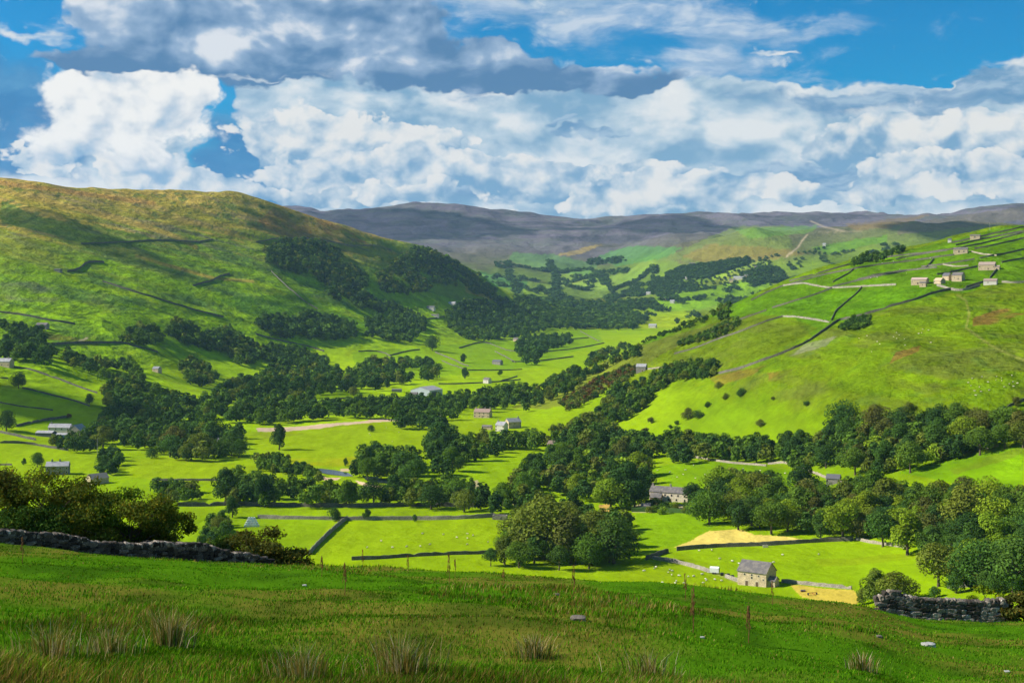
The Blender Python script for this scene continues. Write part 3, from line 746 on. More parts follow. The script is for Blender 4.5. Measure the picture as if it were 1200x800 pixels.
def plain_mat(name, col, var=.25, scale=1.0, rough=.95, spec=.1, bmp=0.0, cols=None):
    m, nt, b = new_mat(name)
    tc = nt.nodes.new('ShaderNodeTexCoord')
    n = noise(tc.outputs['Object'], scale, 5, .65)
    k = (n - .5) * (var * 4) + 1.0
    mm = nt.nodes.new('ShaderNodeVectorMath'); mm.operation = 'SCALE'
    if cols:
        c = mixc(sstep(.42, .6, noise(tc.outputs['Object'], scale * .43, 3, .6)), col, cols); nt.links.new(c, mm.inputs[0])
    else: mm.inputs[0].default_value = col
    nt.links.new(k.mx(.2).s, mm.inputs['Scale']); nt.links.new(mm.outputs[0], b.inputs['Base Color'])
    b.inputs['Roughness'].default_value = rough; b.inputs['Specular IOR Level'].default_value = spec
    if bmp: bump(nt, b, noise(tc.outputs['Object'], scale * 2.5, 5, .7), bmp, .1)
    return m
BARK = plain_mat('bark', (.11, .085, .06), .2, 3.0)

def quads_at(P, N, size, rng, asp=1.0):
    """one square leaf clump per point, facing N"""
    n = len(P)
    N = N / np.maximum(np.linalg.norm(N, axis=1, keepdims=True), 1e-6)
    t = rng.normal(size=(n, 3)); t -= (t * N).sum(1, keepdims=True) * N; t /= np.maximum(np.linalg.norm(t, axis=1, keepdims=True), 1e-6)
    b = np.cross(N, t); s = (size * rng.uniform(.65, 1.35, n))[:, None] * .5
    # kite-like outline, a little folded, so edges are ragged
    v = np.stack([P - t * s * 1.2, P + b * s * asp * rng.uniform(.6, 1, n)[:, None] + N * s * .3, P + t * s * 1.2, P - b * s * asp * rng.uniform(.6, 1, n)[:, None] + N * s * .3], 1)
    return v.reshape(-1, 3)

def crown_points(rng, H, W, nl, nleaf, low=.16, conic=0.0):
    """centres and normals of leaf clumps of a crown of height H and half width W"""
    # lobes spread through an ellipsoid
    th = rng.uniform(0, 2 * math.pi, nl); u = rng.uniform(-.9, 1, nl); rr = np.sqrt(np.maximum(1 - u * u, 0)) * rng.uniform(.55, 1.0, nl)
    cz = (low + (1 - low) * .5) * H; hz = (1 - low) * .5 * H
    rad = W * rng.uniform(.30, .50, nl)
    taper = 1 - conic * (u * .5 + .5)
    C = np.stack([np.cos(th) * rr * (W - rad * .6) * taper, np.sin(th) * rr * (W - rad * .6) * taper, cz + u * (hz - rad * .75)], 1)
    C = np.vstack([C, [[0, 0, cz]], [[0, 0, cz + hz * .55]]]); rad = np.append(rad, [W * .55, W * .42])
    w = rad ** 2; k = rng.choice(len(C), nleaf, p=w / w.sum())
    d = rng.normal(size=(nleaf, 3)); d[:, 2] += .25; d /= np.linalg.norm(d, axis=1, keepdims=True)
    q = rng.uniform(.72, 1.06, nleaf) ** .6
    P = C[k] + d * (rad[k] * q)[:, None]
    N = d + rng.normal(size=(nleaf, 3)) * .40 + np.array([0, 0, .30])
    # light leaf clusters and deep ones: a natural difference of leaf tone between boughs
    tone = (.82 + .36 * rng.random(len(C)))[k] * rng.uniform(.72, 1.28, nleaf)
    P[:, 2] = np.maximum(P[:, 2], .06 * H)
    return P, N, tone, C, rad

def tube(pts, radii, n=7):
    pts = [Vector(p) for p in pts]; V = []; Q = []
    for i, p in enumerate(pts):
        d = (pts[min(i + 1, len(pts) - 1)] - pts[max(i - 1, 0)]).normalized()
        a = d.orthogonal().normalized(); b = d.cross(a)
        for k in range(n):
            an = 2 * math.pi * k / n; V.append(p + (a * math.cos(an) + b * math.sin(an)) * radii[i])
    for i in range(len(pts) - 1):
        for k in range(n):
            Q.append((i * n + k, i * n + (k + 1) % n, (i + 1) * n + (k + 1) % n, (i + 1) * n + k))
    return V, Q

def trunk_mesh(rng, H, W, C, rad, nlimb=6, r0=None):
    V = []; Q = []
    r0 = r0 or H * .028
    pts = [(0, 0, -.6), (rng.normal() * .01 * H, rng.normal() * .01 * H, H * .12), (rng.normal() * .02 * H, rng.normal() * .02 * H, H * .35), (rng.normal() * .03 * H, rng.normal() * .03 * H, H * .7)]
    v, q = tube(pts, [r0 * 1.5, r0, r0 * .75, r0 * .25], 8); V += v; Q += q
    ks = rng.choice(len(C), min(nlimb, len(C)), replace=False)
    for k in ks:
        c = Vector(C[k]); s = Vector(pts[1]).lerp(Vector(pts[2]), rng.uniform(0.3, 1)); mid = s.lerp(c, .5) + Vector((0, 0, H * .04))
        v, q = tube([s, mid, c], [r0 * .5, r0 * .33, r0 * .12], 5); o = len(V); V += v; Q += [tuple(i + o for i in f) for f in q]
    return V, Q

def tree_proto(seed, H=10.0, W=4.0, nl=16, nleaf=2600, size=.5, low=.16, conic=0.0, r0=None):
    rng = np.random.default_rng(seed)
    P, N, tone, C, rad = crown_points(rng, H, W, nl, nleaf, low, conic)
    v = quads_at(P, N, size, rng); q = np.arange(len(v)).reshape(-1, 4)
    col = np.repeat(tone, 4)[:, None] * np.array([[1, 1, 1]])
    cr = mesh_obj('crown', v, q, mat=LEAF, colors=col, cname='leaf', link=False).data
    V, Q = trunk_mesh(rng, H, W, C, rad, r0=r0)
    tr = mesh_obj('trunk', np.array([tuple(p) for p in V]), Q, mat=BARK, link=False, smooth=True).data
    return cr, tr

TREES_NEAR = [tree_proto(100 + i, 10, w, nl, 3000, .46, low, cn) for i, (w, nl, low, cn) in enumerate([(4.7, 15, .08, 0), (5.1, 18, .10, .1), (4.2, 14, .06, .2), (5.4, 20, .12, 0), (3.8, 13, .05, .35), (4.8, 16, .12, .15), (5.8, 20, .10, .1)])]
SHRUBS = [tree_proto(140 + i, 10, w, nl, 1500, .75, .02, 0) for i, (w, nl) in enumerate([(6.5, 12), (7.5, 14), (5.2, 10)])]
def far_template(seed, n, size, W=4.2, low=.1):
    rng = np.random.default_rng(seed)
    P, N, tone, C, rad = crown_points(rng, 10, W, 9, n, low, rng.uniform(0, .3))
    return quads_at(P, N, size, rng), np.repeat(tone, 4)
FAR_A = [far_template(200 + i, 420, 1.25, w) for i, w in enumerate([4.6, 5.2, 5.8, 4.2, 5.0])]
FAR_B = [far_template(220 + i, 150, 2.1, w) for i, w in enumerate([4.8, 5.4, 6.2, 5.2])]
FAR_C = [far_template(240 + i, 46, 3.8, w) for i, w in enumerate([5.6, 6.6, 7.4])]

TONES = {  # leaf albedo and the word for it
    'dark green': (.046, .100, .022), 'deep green': (.066, .134, .022), 'mid green': (.100, .180, .020), 'olive green': (.140, .180, .024),
    'yellow-green': (.200, .290, .018), 'brownish green': (.125, .138, .028), 'russet': (.15, .085, .030)}
SPECS = []   # every tree: (apparent size, x, y, z, height m, tone, cluster text, scrub)
def pip(x, y, poly):
    c = False; x0, y0 = poly[-1]
    for x1, y1 in poly:
        if (y0 > y) != (y1 > y) and x < (x1 - x0) * (y - y0) / (y1 - y0) + x0: c = not c
        x0, y0 = x1, y1
    return c
def wood(group, where, poly, h=(9, 15), tones=('dark green', 'deep green', 'deep green', 'mid green'), dens=1.0, dmin=130, dmax=8100, scrub=False, cat='tree'):
    xs = [p[0] for p in poly]; ys = [p[1] for p in poly]
    A = 0.0
    for (x0, y0), (x1, y1) in zip(poly, poly[1:] + poly[:1]): A += x0 * y1 - x1 * y0
    A = abs(A) / 2
    pts = []; rng = random.Random(len(SPECS) + 13)
    tries = 0; cand = int(A * 1.2) + 60
    while tries < cand:
        tries += 1
        x = rng.uniform(min(xs), max(xs)); y = rng.uniform(min(ys), max(ys))
        if not pip(x, y, poly): continue
        p = at(x, y, dmin, dmax); hh = rng.uniform(*h) * rng.choice([.72, .9, 1.0, 1.0, 1.15]); hp = hh * FPX / p.y
        p = at(x, y + hp * .45, dmin, dmax)
        if dens == 1.0 and not scrub and float(fbm(p.x / 45, p.y / 90, 2, 88)) > .27: continue
        sx = hp * .56 / dens; sy = hp * .26 / dens
        if p.y > 3400: sx *= 1.2; sy *= 1.3
        if p.y > 3300:
            if dens < .9:
                fx = (p.x / 170 + .25 * float(vnoise(p.x / 200, p.y / 200, 61))) % 1.0; fy = (p.y / 260 + .0008 * p.x) % 1.0
                if min(fx, 1 - fx) > .07 and min(fy, 1 - fy) > .05 and rng.random() > 1.1 * max(0, float(fbm(p.x / 130, p.y / 260, 2, 77)) - .02): continue
            sx *= .45; sy *= .45
        if any(abs(a - x) < sx and abs(b - y) < sy and ((a - x) / sx) ** 2 + ((b - y) / sy) ** 2 < 1 for a, b in pts): continue
        pts.append((x, y))
        tn = rng.choice(tones)
        SPECS.append((hp, p.x, p.y, p.z, hh, tn, group, where, scrub, cat, None))
def single(px, row, hpx, tone, label, dmin=130, scrub=False, wide=1.0, cat='tree', group=None):
    p = at(px, row, dmin); hh = hpx * p.y / FPX
    SPECS.append((1000 + hpx, p.x, p.y, p.z, hh, tone, group or '', label, scrub, cat, wide))

DG = ('dark green', 'deep green', 'dark green', 'mid green'); MG = ('deep green', 'mid green', 'dark green', 'olive green', 'mid green')
VG = ('deep green', 'mid green', 'olive green', 'yellow-green', 'dark green', 'mid green', 'deep green', 'dark green', 'mid green', 'brownish green')
wood('trees of the gully wood', 'in the gully wood high on the left hillside', [(308, 292), (330, 281), (372, 281), (400, 295), (430, 322), (432, 345), (455, 360), (472, 370), (455, 374), (425, 360), (400, 350), (375, 338), (360, 322), (335, 315), (312, 305)], (9, 14), DG + ('olive green',))
wood('trees of the spur wood', 'in the wood clothing the nose of the left spur', [(438, 322), (455, 312), (470, 300), (485, 289), (500, 290), (530, 304), (560, 325), (590, 345), (640, 353), (700, 366), (690, 375), (640, 372), (600, 358), (570, 350), (540, 335), (510, 330), (500, 341), (480, 343), (450, 341)], (9, 14), DG + ('olive green',))
wood('trees of the spur wood', 'in the wood clothing the nose of the left spur', [(430, 356), (460, 355), (500, 372), (500, 386), (480, 380), (440, 372)], (9, 14), DG)
wood('trees below the spur', 'in the wood at the foot of the left spur', [(522, 365), (545, 352), (580, 353), (620, 347), (680, 357), (740, 364), (758, 374), (740, 383), (700, 384), (680, 382), (640, 384), (605, 394), (575, 397), (548, 395), (530, 385)], (12, 17), DG)
wood('trees of the mid hillside row', 'in the row across the middle of the left hillside', [(300, 376), (320, 369), (340, 373), (360, 366), (395, 373), (415, 379), (418, 392), (395, 396), (370, 394), (340, 394), (300, 390)], (12, 16), DG)
wood('trees of the mid hillside row', 'in the row across the middle of the left hillside', [(430, 376), (450, 369), (470, 364), (490, 373), (496, 385), (480, 398), (455, 397), (432, 390)], (12, 16), DG)
wood('trees above the left farm house', 'above the house at the left edge', [(0, 398), (20, 391), (45, 393), (62, 412), (55, 421), (20, 416), (0, 416)], (13, 17), DG)
wood('trees of the upper left belt', 'along the wall high at the left edge', [(0, 376), (20, 380), (40, 386), (50, 383), (48, 391), (20, 388), (0, 384)], (7, 10), DG)
wood('hedgerow trees on the left fields', 'in the hedgerow winding down the left fields', [(68, 416), (80, 411), (100, 421), (130, 424), (155, 421), (160, 440), (178, 455), (165, 460), (130, 445), (110, 432), (80, 424)], (10, 14), MG)
wood('hedgerow trees on the left fields', 'in the hedgerow winding down the left fields', [(142, 397), (150, 387), (165, 382), (185, 384), (190, 395), (178, 402), (160, 402)], (10, 14), MG)
wood('hedgerow trees on the left fields', 'in the hedgerow winding down the left fields', [(192, 388), (205, 376), (225, 379), (235, 392), (250, 387), (268, 382), (285, 396), (308, 408), (300, 424), (280, 424), (262, 410), (240, 406), (215, 400)], (10, 14), MG)
wood('hedgerow trees on the left fields', 'in the hedgerow winding down the left fields', [(210, 427), (225, 420), (240, 427), (255, 440), (245, 449), (225, 447)], (11, 14), MG)
wood('hedgerow trees on the left fields', 'in the hedgerow winding down the left fields', [(305, 408), (320, 404), (355, 407), (385, 421), (380, 430), (340, 427), (310, 420)], (9, 12), DG)
wood('trees of the great wood', 'in the great wood filling the valley floor at the left', [(118, 455), (150, 447), (170, 452), (200, 462), (230, 472), (255, 457), (270, 447), (300, 442), (320, 428), (345, 434), (370, 427), (400, 434), (440, 422), (465, 423), (500, 421), (513, 431), (508, 440), (460, 448), (440, 452), (400, 454), (365, 458), (366, 466), (340, 473), (310, 487), (280, 500), (285, 515), (262, 530), (235, 532), (200, 530), (170, 520), (120, 515), (102, 505), (108, 490), (132, 480), (122, 466)], (12, 17), ('dark green', 'deep green', 'mid green', 'deep green', 'dark green', 'olive green'))
wood('trees of the great wood', 'in the great wood filling the valley floor at the left', [(60, 515), (100, 508), (118, 520), (100, 524), (70, 522)], (7, 10), MG)
wood('trees of the river belt', 'in the tree belt beyond the curving river bank', [(300, 476), (340, 471), (400, 472), (440, 467), (480, 467), (520, 465), (560, 460), (600, 452), (622, 456), (612, 470), (590, 476), (550, 474), (530, 486), (470, 486), (400, 483), (350, 488), (300, 492)], (11, 15), DG + ('mid green',))
wood('trees of the river belt', 'in the tree belt beyond the curving river bank', [(464, 482), (490, 478), (512, 484), (508, 496), (470, 497)], (12, 14), DG)
wood('trees by the green bend', 'in the clump running down beside the middle field', [(507, 508), (520, 498), (537, 512), (533, 540), (528, 550), (512, 547), (502, 530)], (14, 18), DG)
wood('trees by the water', 'in the clump right of the glinting water', [(417, 545), (427, 530), (440, 524), (470, 533), (490, 537), (498, 549), (488, 556), (440, 554), (420, 556)], (12, 17), DG + ('mid green',))
wood('trees of the middle hedge', 'in the thick hedge between the middle fields', [(537, 521), (560, 511), (590, 514), (620, 508), (656, 502), (652, 517), (600, 522), (560, 532), (542, 538)], (11, 14), MG)
wood('trees of the lane row', 'in the row behind the long lane wall', [(262, 566), (280, 553), (300, 560), (340, 564), (380, 570), (420, 575), (460, 568), (500, 566), (548, 562), (575, 578), (600, 573), (638, 577), (638, 588), (600, 594), (560, 594), (530, 585), (480, 584), (380, 584), (300, 586), (270, 586)], (9, 14), MG)
wood('scrub by the river', 'in the low scrub along the near river bank', [(298, 534), (335, 535), (372, 550), (375, 560), (340, 552), (305, 548)], (5, 8), MG)
wood('trees of the left clump', 'in the short row right of the chimneyed house', [(118, 532), (132, 524), (142, 534), (132, 550), (116, 549)], (8, 11), DG)
wood('trees of the left lane', 'in the thin row left of the lane row', [(182, 570), (200, 565), (232, 570), (232, 580), (190, 584)], (6, 9), MG)
wood('trees of the upper bank wood', 'on the wooded bank under the right-hand hill edge', [(602, 468), (640, 446), (680, 430), (700, 412), (730, 402), (752, 406), (745, 418), (720, 423), (690, 440), (668, 455), (640, 466), (615, 478)], (8, 12), DG + ('olive green',))
wood('bushes on the bracken bank', 'on the bracken bank below the small roofed barn', [(655, 470), (680, 455), (705, 440), (735, 428), (750, 432), (735, 445), (715, 455), (690, 468), (665, 480)], (4, 6), ('brownish green', 'olive green', 'russet', 'deep green'), 1.0, scrub=True)
wood('trees of the slanting wood', 'in the wood slanting up the right hillside', [(700, 478), (720, 455), (760, 445), (780, 430), (810, 424), (835, 422), (838, 434), (820, 446), (800, 463), (775, 480), (750, 486), (720, 490), (700, 488)], (9, 13), MG)
wood('trees of the central wood', 'in the wood left of the long farmhouse', [(602, 560), (620, 547), (652, 532), (662, 508), (682, 493), (708, 488), (715, 500), (730, 515), (757, 508), (766, 525), (760, 545), (757, 565), (752, 582), (735, 590), (700, 582), (650, 570), (602, 570)], (12, 16), VG, 1.05)
wood('trees above the sheep field', 'in the row along the top of the sheep field', [(770, 520), (790, 509), (820, 512), (850, 517), (880, 515), (903, 518), (903, 533), (880, 535), (840, 530), (820, 533), (785, 538)], (10, 14), MG, 1.05)
wood('trees of the right belt', 'in the tree belt crossing the right hillside', [(905, 528), (925, 516), (950, 518), (975, 503), (1010, 494), (1040, 489), (1080, 484), (1120, 489), (1160, 492), (1205, 489), (1205, 510), (1150, 519), (1110, 532), (1060, 540), (1040, 550), (1010, 548), (980, 538), (950, 543), (925, 542)], (11, 15), VG, 1.05)
wood('trees of the lower right wood', 'in the large wood at the lower right', [(820, 585), (833, 567), (860, 557), (885, 560), (908, 568), (925, 590), (960, 578), (1000, 568), (1060, 575), (1100, 583), (1150, 578), (1205, 588), (1205, 672), (1160, 668), (1130, 650), (1100, 640), (1060, 630), (1000, 618), (960, 618), (930, 612), (880, 610), (850, 602), (825, 598)], (13, 19), VG + ('yellow-green', 'deep green'), 1.12)
wood('trees of the near clump', 'in the dark clump standing in the bright valley fields', [(610, 605), (640, 592), (680, 592), (715, 600), (738, 615), (738, 635), (710, 648), (650, 652), (605, 652), (585, 648), (605, 628)], (10, 15), ('deep green', 'mid green', 'olive green', 'dark green', 'olive green'))
wood('trees at the lower right corner', 'by the shaded lane at the lower right', [(1118, 672), (1150, 668), (1200, 668), (1200, 685), (1150, 686), (1120, 684)], (8, 11), MG)
wood('trees of the bale hedge', 'in the hedge running down from the lane to the bales', [(262, 597), (278, 600), (272, 612), (258, 628), (242, 640), (232, 642), (240, 622), (252, 604)], (6, 9), MG)
wood('garden shrubs of the long farmhouse', 'in the garden of the long farmhouse', [(757, 588), (768, 582), (780, 590), (800, 592), (818, 590), (818, 597), (790, 599), (760, 597)], (2.5, 4.5), ('yellow-green', 'mid green', 'olive green', 'deep green'), scrub=True)
# far country
F_ = dict(dmin=3300)
wood('far valley trees', 'far up the dale', [(560, 322), (600, 316), (690, 312), (700, 318), (772, 311), (772, 318), (700, 335), (650, 350), (600, 342)], (10, 14), ('dark green', 'deep green'), .85, **F_)
wood('far valley trees', 'far up the dale', [(778, 321), (800, 312), (876, 301), (876, 308), (830, 324), (785, 327)], (10, 13), ('dark green',), 1.0, **F_)
wood('far valley trees', 'far up the dale', [(790, 352), (840, 344), (862, 332), (865, 338), (820, 349), (795, 356)], (10, 13), ('dark green',), .9, **F_)
wood('far valley trees', 'far up the dale', [(900, 333), (950, 318), (1000, 300), (1060, 275), (1068, 279), (1020, 300), (960, 325), (930, 335)], (9, 13), ('dark green', 'deep green'), .8, **F_)
wood('far valley trees', 'far up the dale', [(610, 352), (700, 346), (780, 343), (800, 352), (790, 362), (760, 372), (735, 385), (705, 380), (640, 356)], (11, 15), ('dark green', 'deep green'), .8, **F_)
wood('far valley trees', 'far up the dale', [(865, 320), (890, 312), (930, 313), (935, 325), (880, 334)], (10, 13), ('dark green',), .7, **F_)
wood('far valley trees', 'far up the dale', [(580, 306), (640, 305), (740, 300), (740, 306), (640, 315), (580, 312)], (9, 13), ('dark green',), .8, **F_)
wood('far valley trees', 'far up the dale', [(700, 322), (760, 322), (840, 338), (790, 350), (720, 345)], (9, 13), ('dark green',), .8, **F_)
wood('far valley trees', 'far up the dale', [(860, 345), (905, 340), (960, 312), (1000, 303), (960, 325), (900, 350), (820, 372), (790, 378), (820, 358)], (9, 13), ('dark green', 'deep green'), .85, **F_)
wood('far valley trees', 'far up the dale', [(760, 330), (900, 300), (1000, 285), (1000, 300), (900, 325), (800, 345)], (8, 12), ('dark green',), .22, **F_)
wood('trees between the far barns', 'between the far valley barns', [(606, 405), (615, 393), (640, 390), (668, 394), (670, 402), (640, 408), (625, 425), (612, 420)], (13, 16), ('dark green', 'deep green'), dmin=1700)
wood('hillside edge bushes', 'on the edge of the right-hand hill', [(790, 403), (830, 388), (850, 378), (866, 374), (866, 382), (840, 394), (800, 404)], (5, 8), MG, .9, dmin=700, dmax=1750, scrub=True)
wood('hillside edge bushes', 'on the edge of the right-hand hill', [(830, 362), (842, 352), (855, 356), (852, 372), (838, 370)], (7, 10), MG, .8, dmin=700, dmax=1750, scrub=True)
wood('hillside edge bushes', 'on the edge of the right-hand hill', [(735, 402), (780, 382), (828, 368), (832, 374), (780, 392), (750, 402)], (4, 6), DG, .8, dmin=700, dmax=1750, scrub=True)
wood('bushes on the wall bend', 'beside the bend of the long hillside wall', [(983, 384), (1000, 371), (1020, 370), (1020, 378), (1000, 385)], (4, 6), DG, 1.0, dmin=700, dmax=1750, scrub=True)
wood('bushes on the skyline of the green fields', 'on the top edge of the green hill fields', [(998, 306), (1010, 299), (1035, 296), (1060, 290), (1060, 294), (1030, 303), (1000, 309)], (5, 8), DG, .9, dmin=700, dmax=1750, scrub=True)
# trees that stand alone
S = single
S(327, 527, 31, 'dark green', 'dark conical tree standing alone at the edge of the middle field', wide=.95)
S(22, 455, 20, 'dark green', 'dark round tree on the wall junction of the left fields')
S(105, 474, 13, 'dark green', 'small dark tree beside the wall left of the great wood')
S(8, 505, 24, 'dark green', 'big dark tree at the left edge above the bright field')
S(545, 444, 14, 'dark green', 'round dark tree standing between the two lower valley walls')
S(543, 425, 11, 'dark green', 'small round tree right of the two-headed valley tree')
S(507, 411, 18, 'dark green', 'tall dark tree at a wall junction in the far valley fields')
S(586, 441, 8, 'deep green', 'smallest round tree in the far valley fields')
S(415, 467, 15, 'olive green', 'pale olive tree standing out before the great wood')
S(355, 477, 7, 'deep green', 'low bush under the pale olive tree before the river belt', scrub=True)
S(435, 506, 8, 'dark green', 'low dark bush alone in the middle of the bright field', scrub=True)
S(405, 546, 10, 'deep green', 'small bush at the left end of the clump by the water')
S(538, 552, 17, 'olive green', 'olive bush at the bottom of the clump beside the middle field')
S(44, 547, 17, 'deep green', 'rounded tree left of the house with two chimneys')
S(28, 545, 9, 'deep green', 'little tree left of the rounded tree near the chimneyed house')
S(178, 537, 12, 'deep green', 'low round bush in the bright field under the great wood', scrub=True)
S(195, 530, 9, 'deep green', 'second low bush beside the bright field under the great wood', scrub=True)
S(204, 532, 34, 'brownish green', 'large rusty brown tree on the near edge of the great wood')
S(218, 540, 20, 'olive green', 'short olive tree right of the rusty brown tree')
S(280, 536, 22, 'deep green', 'tree at the right-hand corner of the great wood')
S(121, 553, 20, 'deep green', 'tree in front of the roofed outbuilding beside the chimneyed house')
S(81, 490, 6, 'russet', 'small russet bush at the end of the wall above the left farm', scrub=True)
S(393, 610, 17, 'dark green', 'wide dark bush on the wall right of the heap of wrapped bales', scrub=True, wide=.85)
S(430, 609, 13, 'dark green', 'small round bush on the lane wall right of the wide dark bush')
S(486, 611, 9, 'deep green', 'smallest round bush on the lane wall')
S(264, 588, 40, 'dark green', 'tall dark tree at the left end of the lane row')
S(310, 593, 38, 'dark green', 'wide dark tree second from the left end of the lane row')
S(272, 606, 26, 'deep green', 'tree leaning over the heap of wrapped bales')
S(256, 626, 22, 'olive green', 'olive tree left of the heap of wrapped bales')
S(640, 655, 70, 'olive green', 'largest olive-brown tree on the left side of the near clump', wide=1.15)
S(668, 660, 56, 'brownish green', 'tall brownish tree in the middle of the near clump')
S(720, 660, 54, 'deep green', 'large rounded tree at the right end of the near clump', wide=1.1)
S(690, 666, 42, 'mid green', 'rounded mid green tree at the front of the near clump')
S(655, 668, 30, 'deep green', 'low tree at the front foot of the near clump')
S(575, 663, 22, 'deep green', 'low bushy tree at the left foot of the near clump')
S(610, 664, 20, 'mid green', 'small bush between the near clump and the brow')
S(810, 590, 26, 'dark green', 'dark tree right of the long farmhouse')
S(735, 594, 52, 'dark green', 'tall dark tree immediately left of the long farmhouse')
S(942, 585, 40, 'dark green', 'very dark upright tree beside the pale garden wall')
S(990, 504, 36, 'dark green', 'large dark round tree at the top of the right belt', wide=1.15)
S(1026, 506, 32, 'brownish green', 'large brownish tree right of the dark round tree in the right belt', wide=1.2)
S(1100, 687, 50, 'olive green', 'spreading field tree with a pale trunk at the lower right', wide=1.15)
S(1150, 690, 56, 'deep green', 'large spreading tree over the shaded lane at the lower right', wide=1.2)
S(1192, 692, 62, 'deep green', 'largest tree at the right edge over the shaded lane', wide=1.2)
S(1026, 708, 42, 'olive green', 'left tree of the pair above the near stone wall')
S(1052, 708, 38, 'olive green', 'right tree of the pair above the near stone wall', wide=1.2)
S(1010, 708, 20, 'olive green', 'small tree left of the pair above the near stone wall')
S(1095, 700, 14, 'deep green', 'low bush in the gap behind the near stone wall', scrub=True)
for (x, y, h, t, l) in [(842, 455, 8, 'olive green', 'uppermost hawthorn bush scattered on the green slope'), (868, 464, 10, 'deep green', 'rightmost hawthorn bush of the upper scatter on the slope'), (850, 468, 8, 'olive green', 'hawthorn bush between the two upper scattered ones'), (829, 477, 7, 'dark green', 'small dark hawthorn bush in the middle of the scatter'),
    (806, 491, 13, 'brownish green', 'largest brownish hawthorn bush of the scatter'), (819, 490, 10, 'deep green', 'hawthorn bush close right of the largest brownish one'), (793, 498, 6, 'deep green', 'small hawthorn bush below the largest brownish one'), (763, 496, 8, 'brownish green', 'hawthorn bush beside the foot of the slanting wood'),
    (786, 502, 5, 'deep green', 'tiny hawthorn bush lowest of the scatter'), (891, 500, 9, 'brownish green', 'thin leaning hawthorn bush above the row over the sheep field'), (945, 476, 7, 'deep green', 'flat dark hawthorn bush on the open slope'), (906, 469, 5, 'brownish green', 'tiny brown bush left on the open slope'),
    (1192, 476, 12, 'brownish green', 'hawthorn bush leaning on the wall at the right edge')]:
    S(x, y, h, t, l, 700, True, cat='bush')

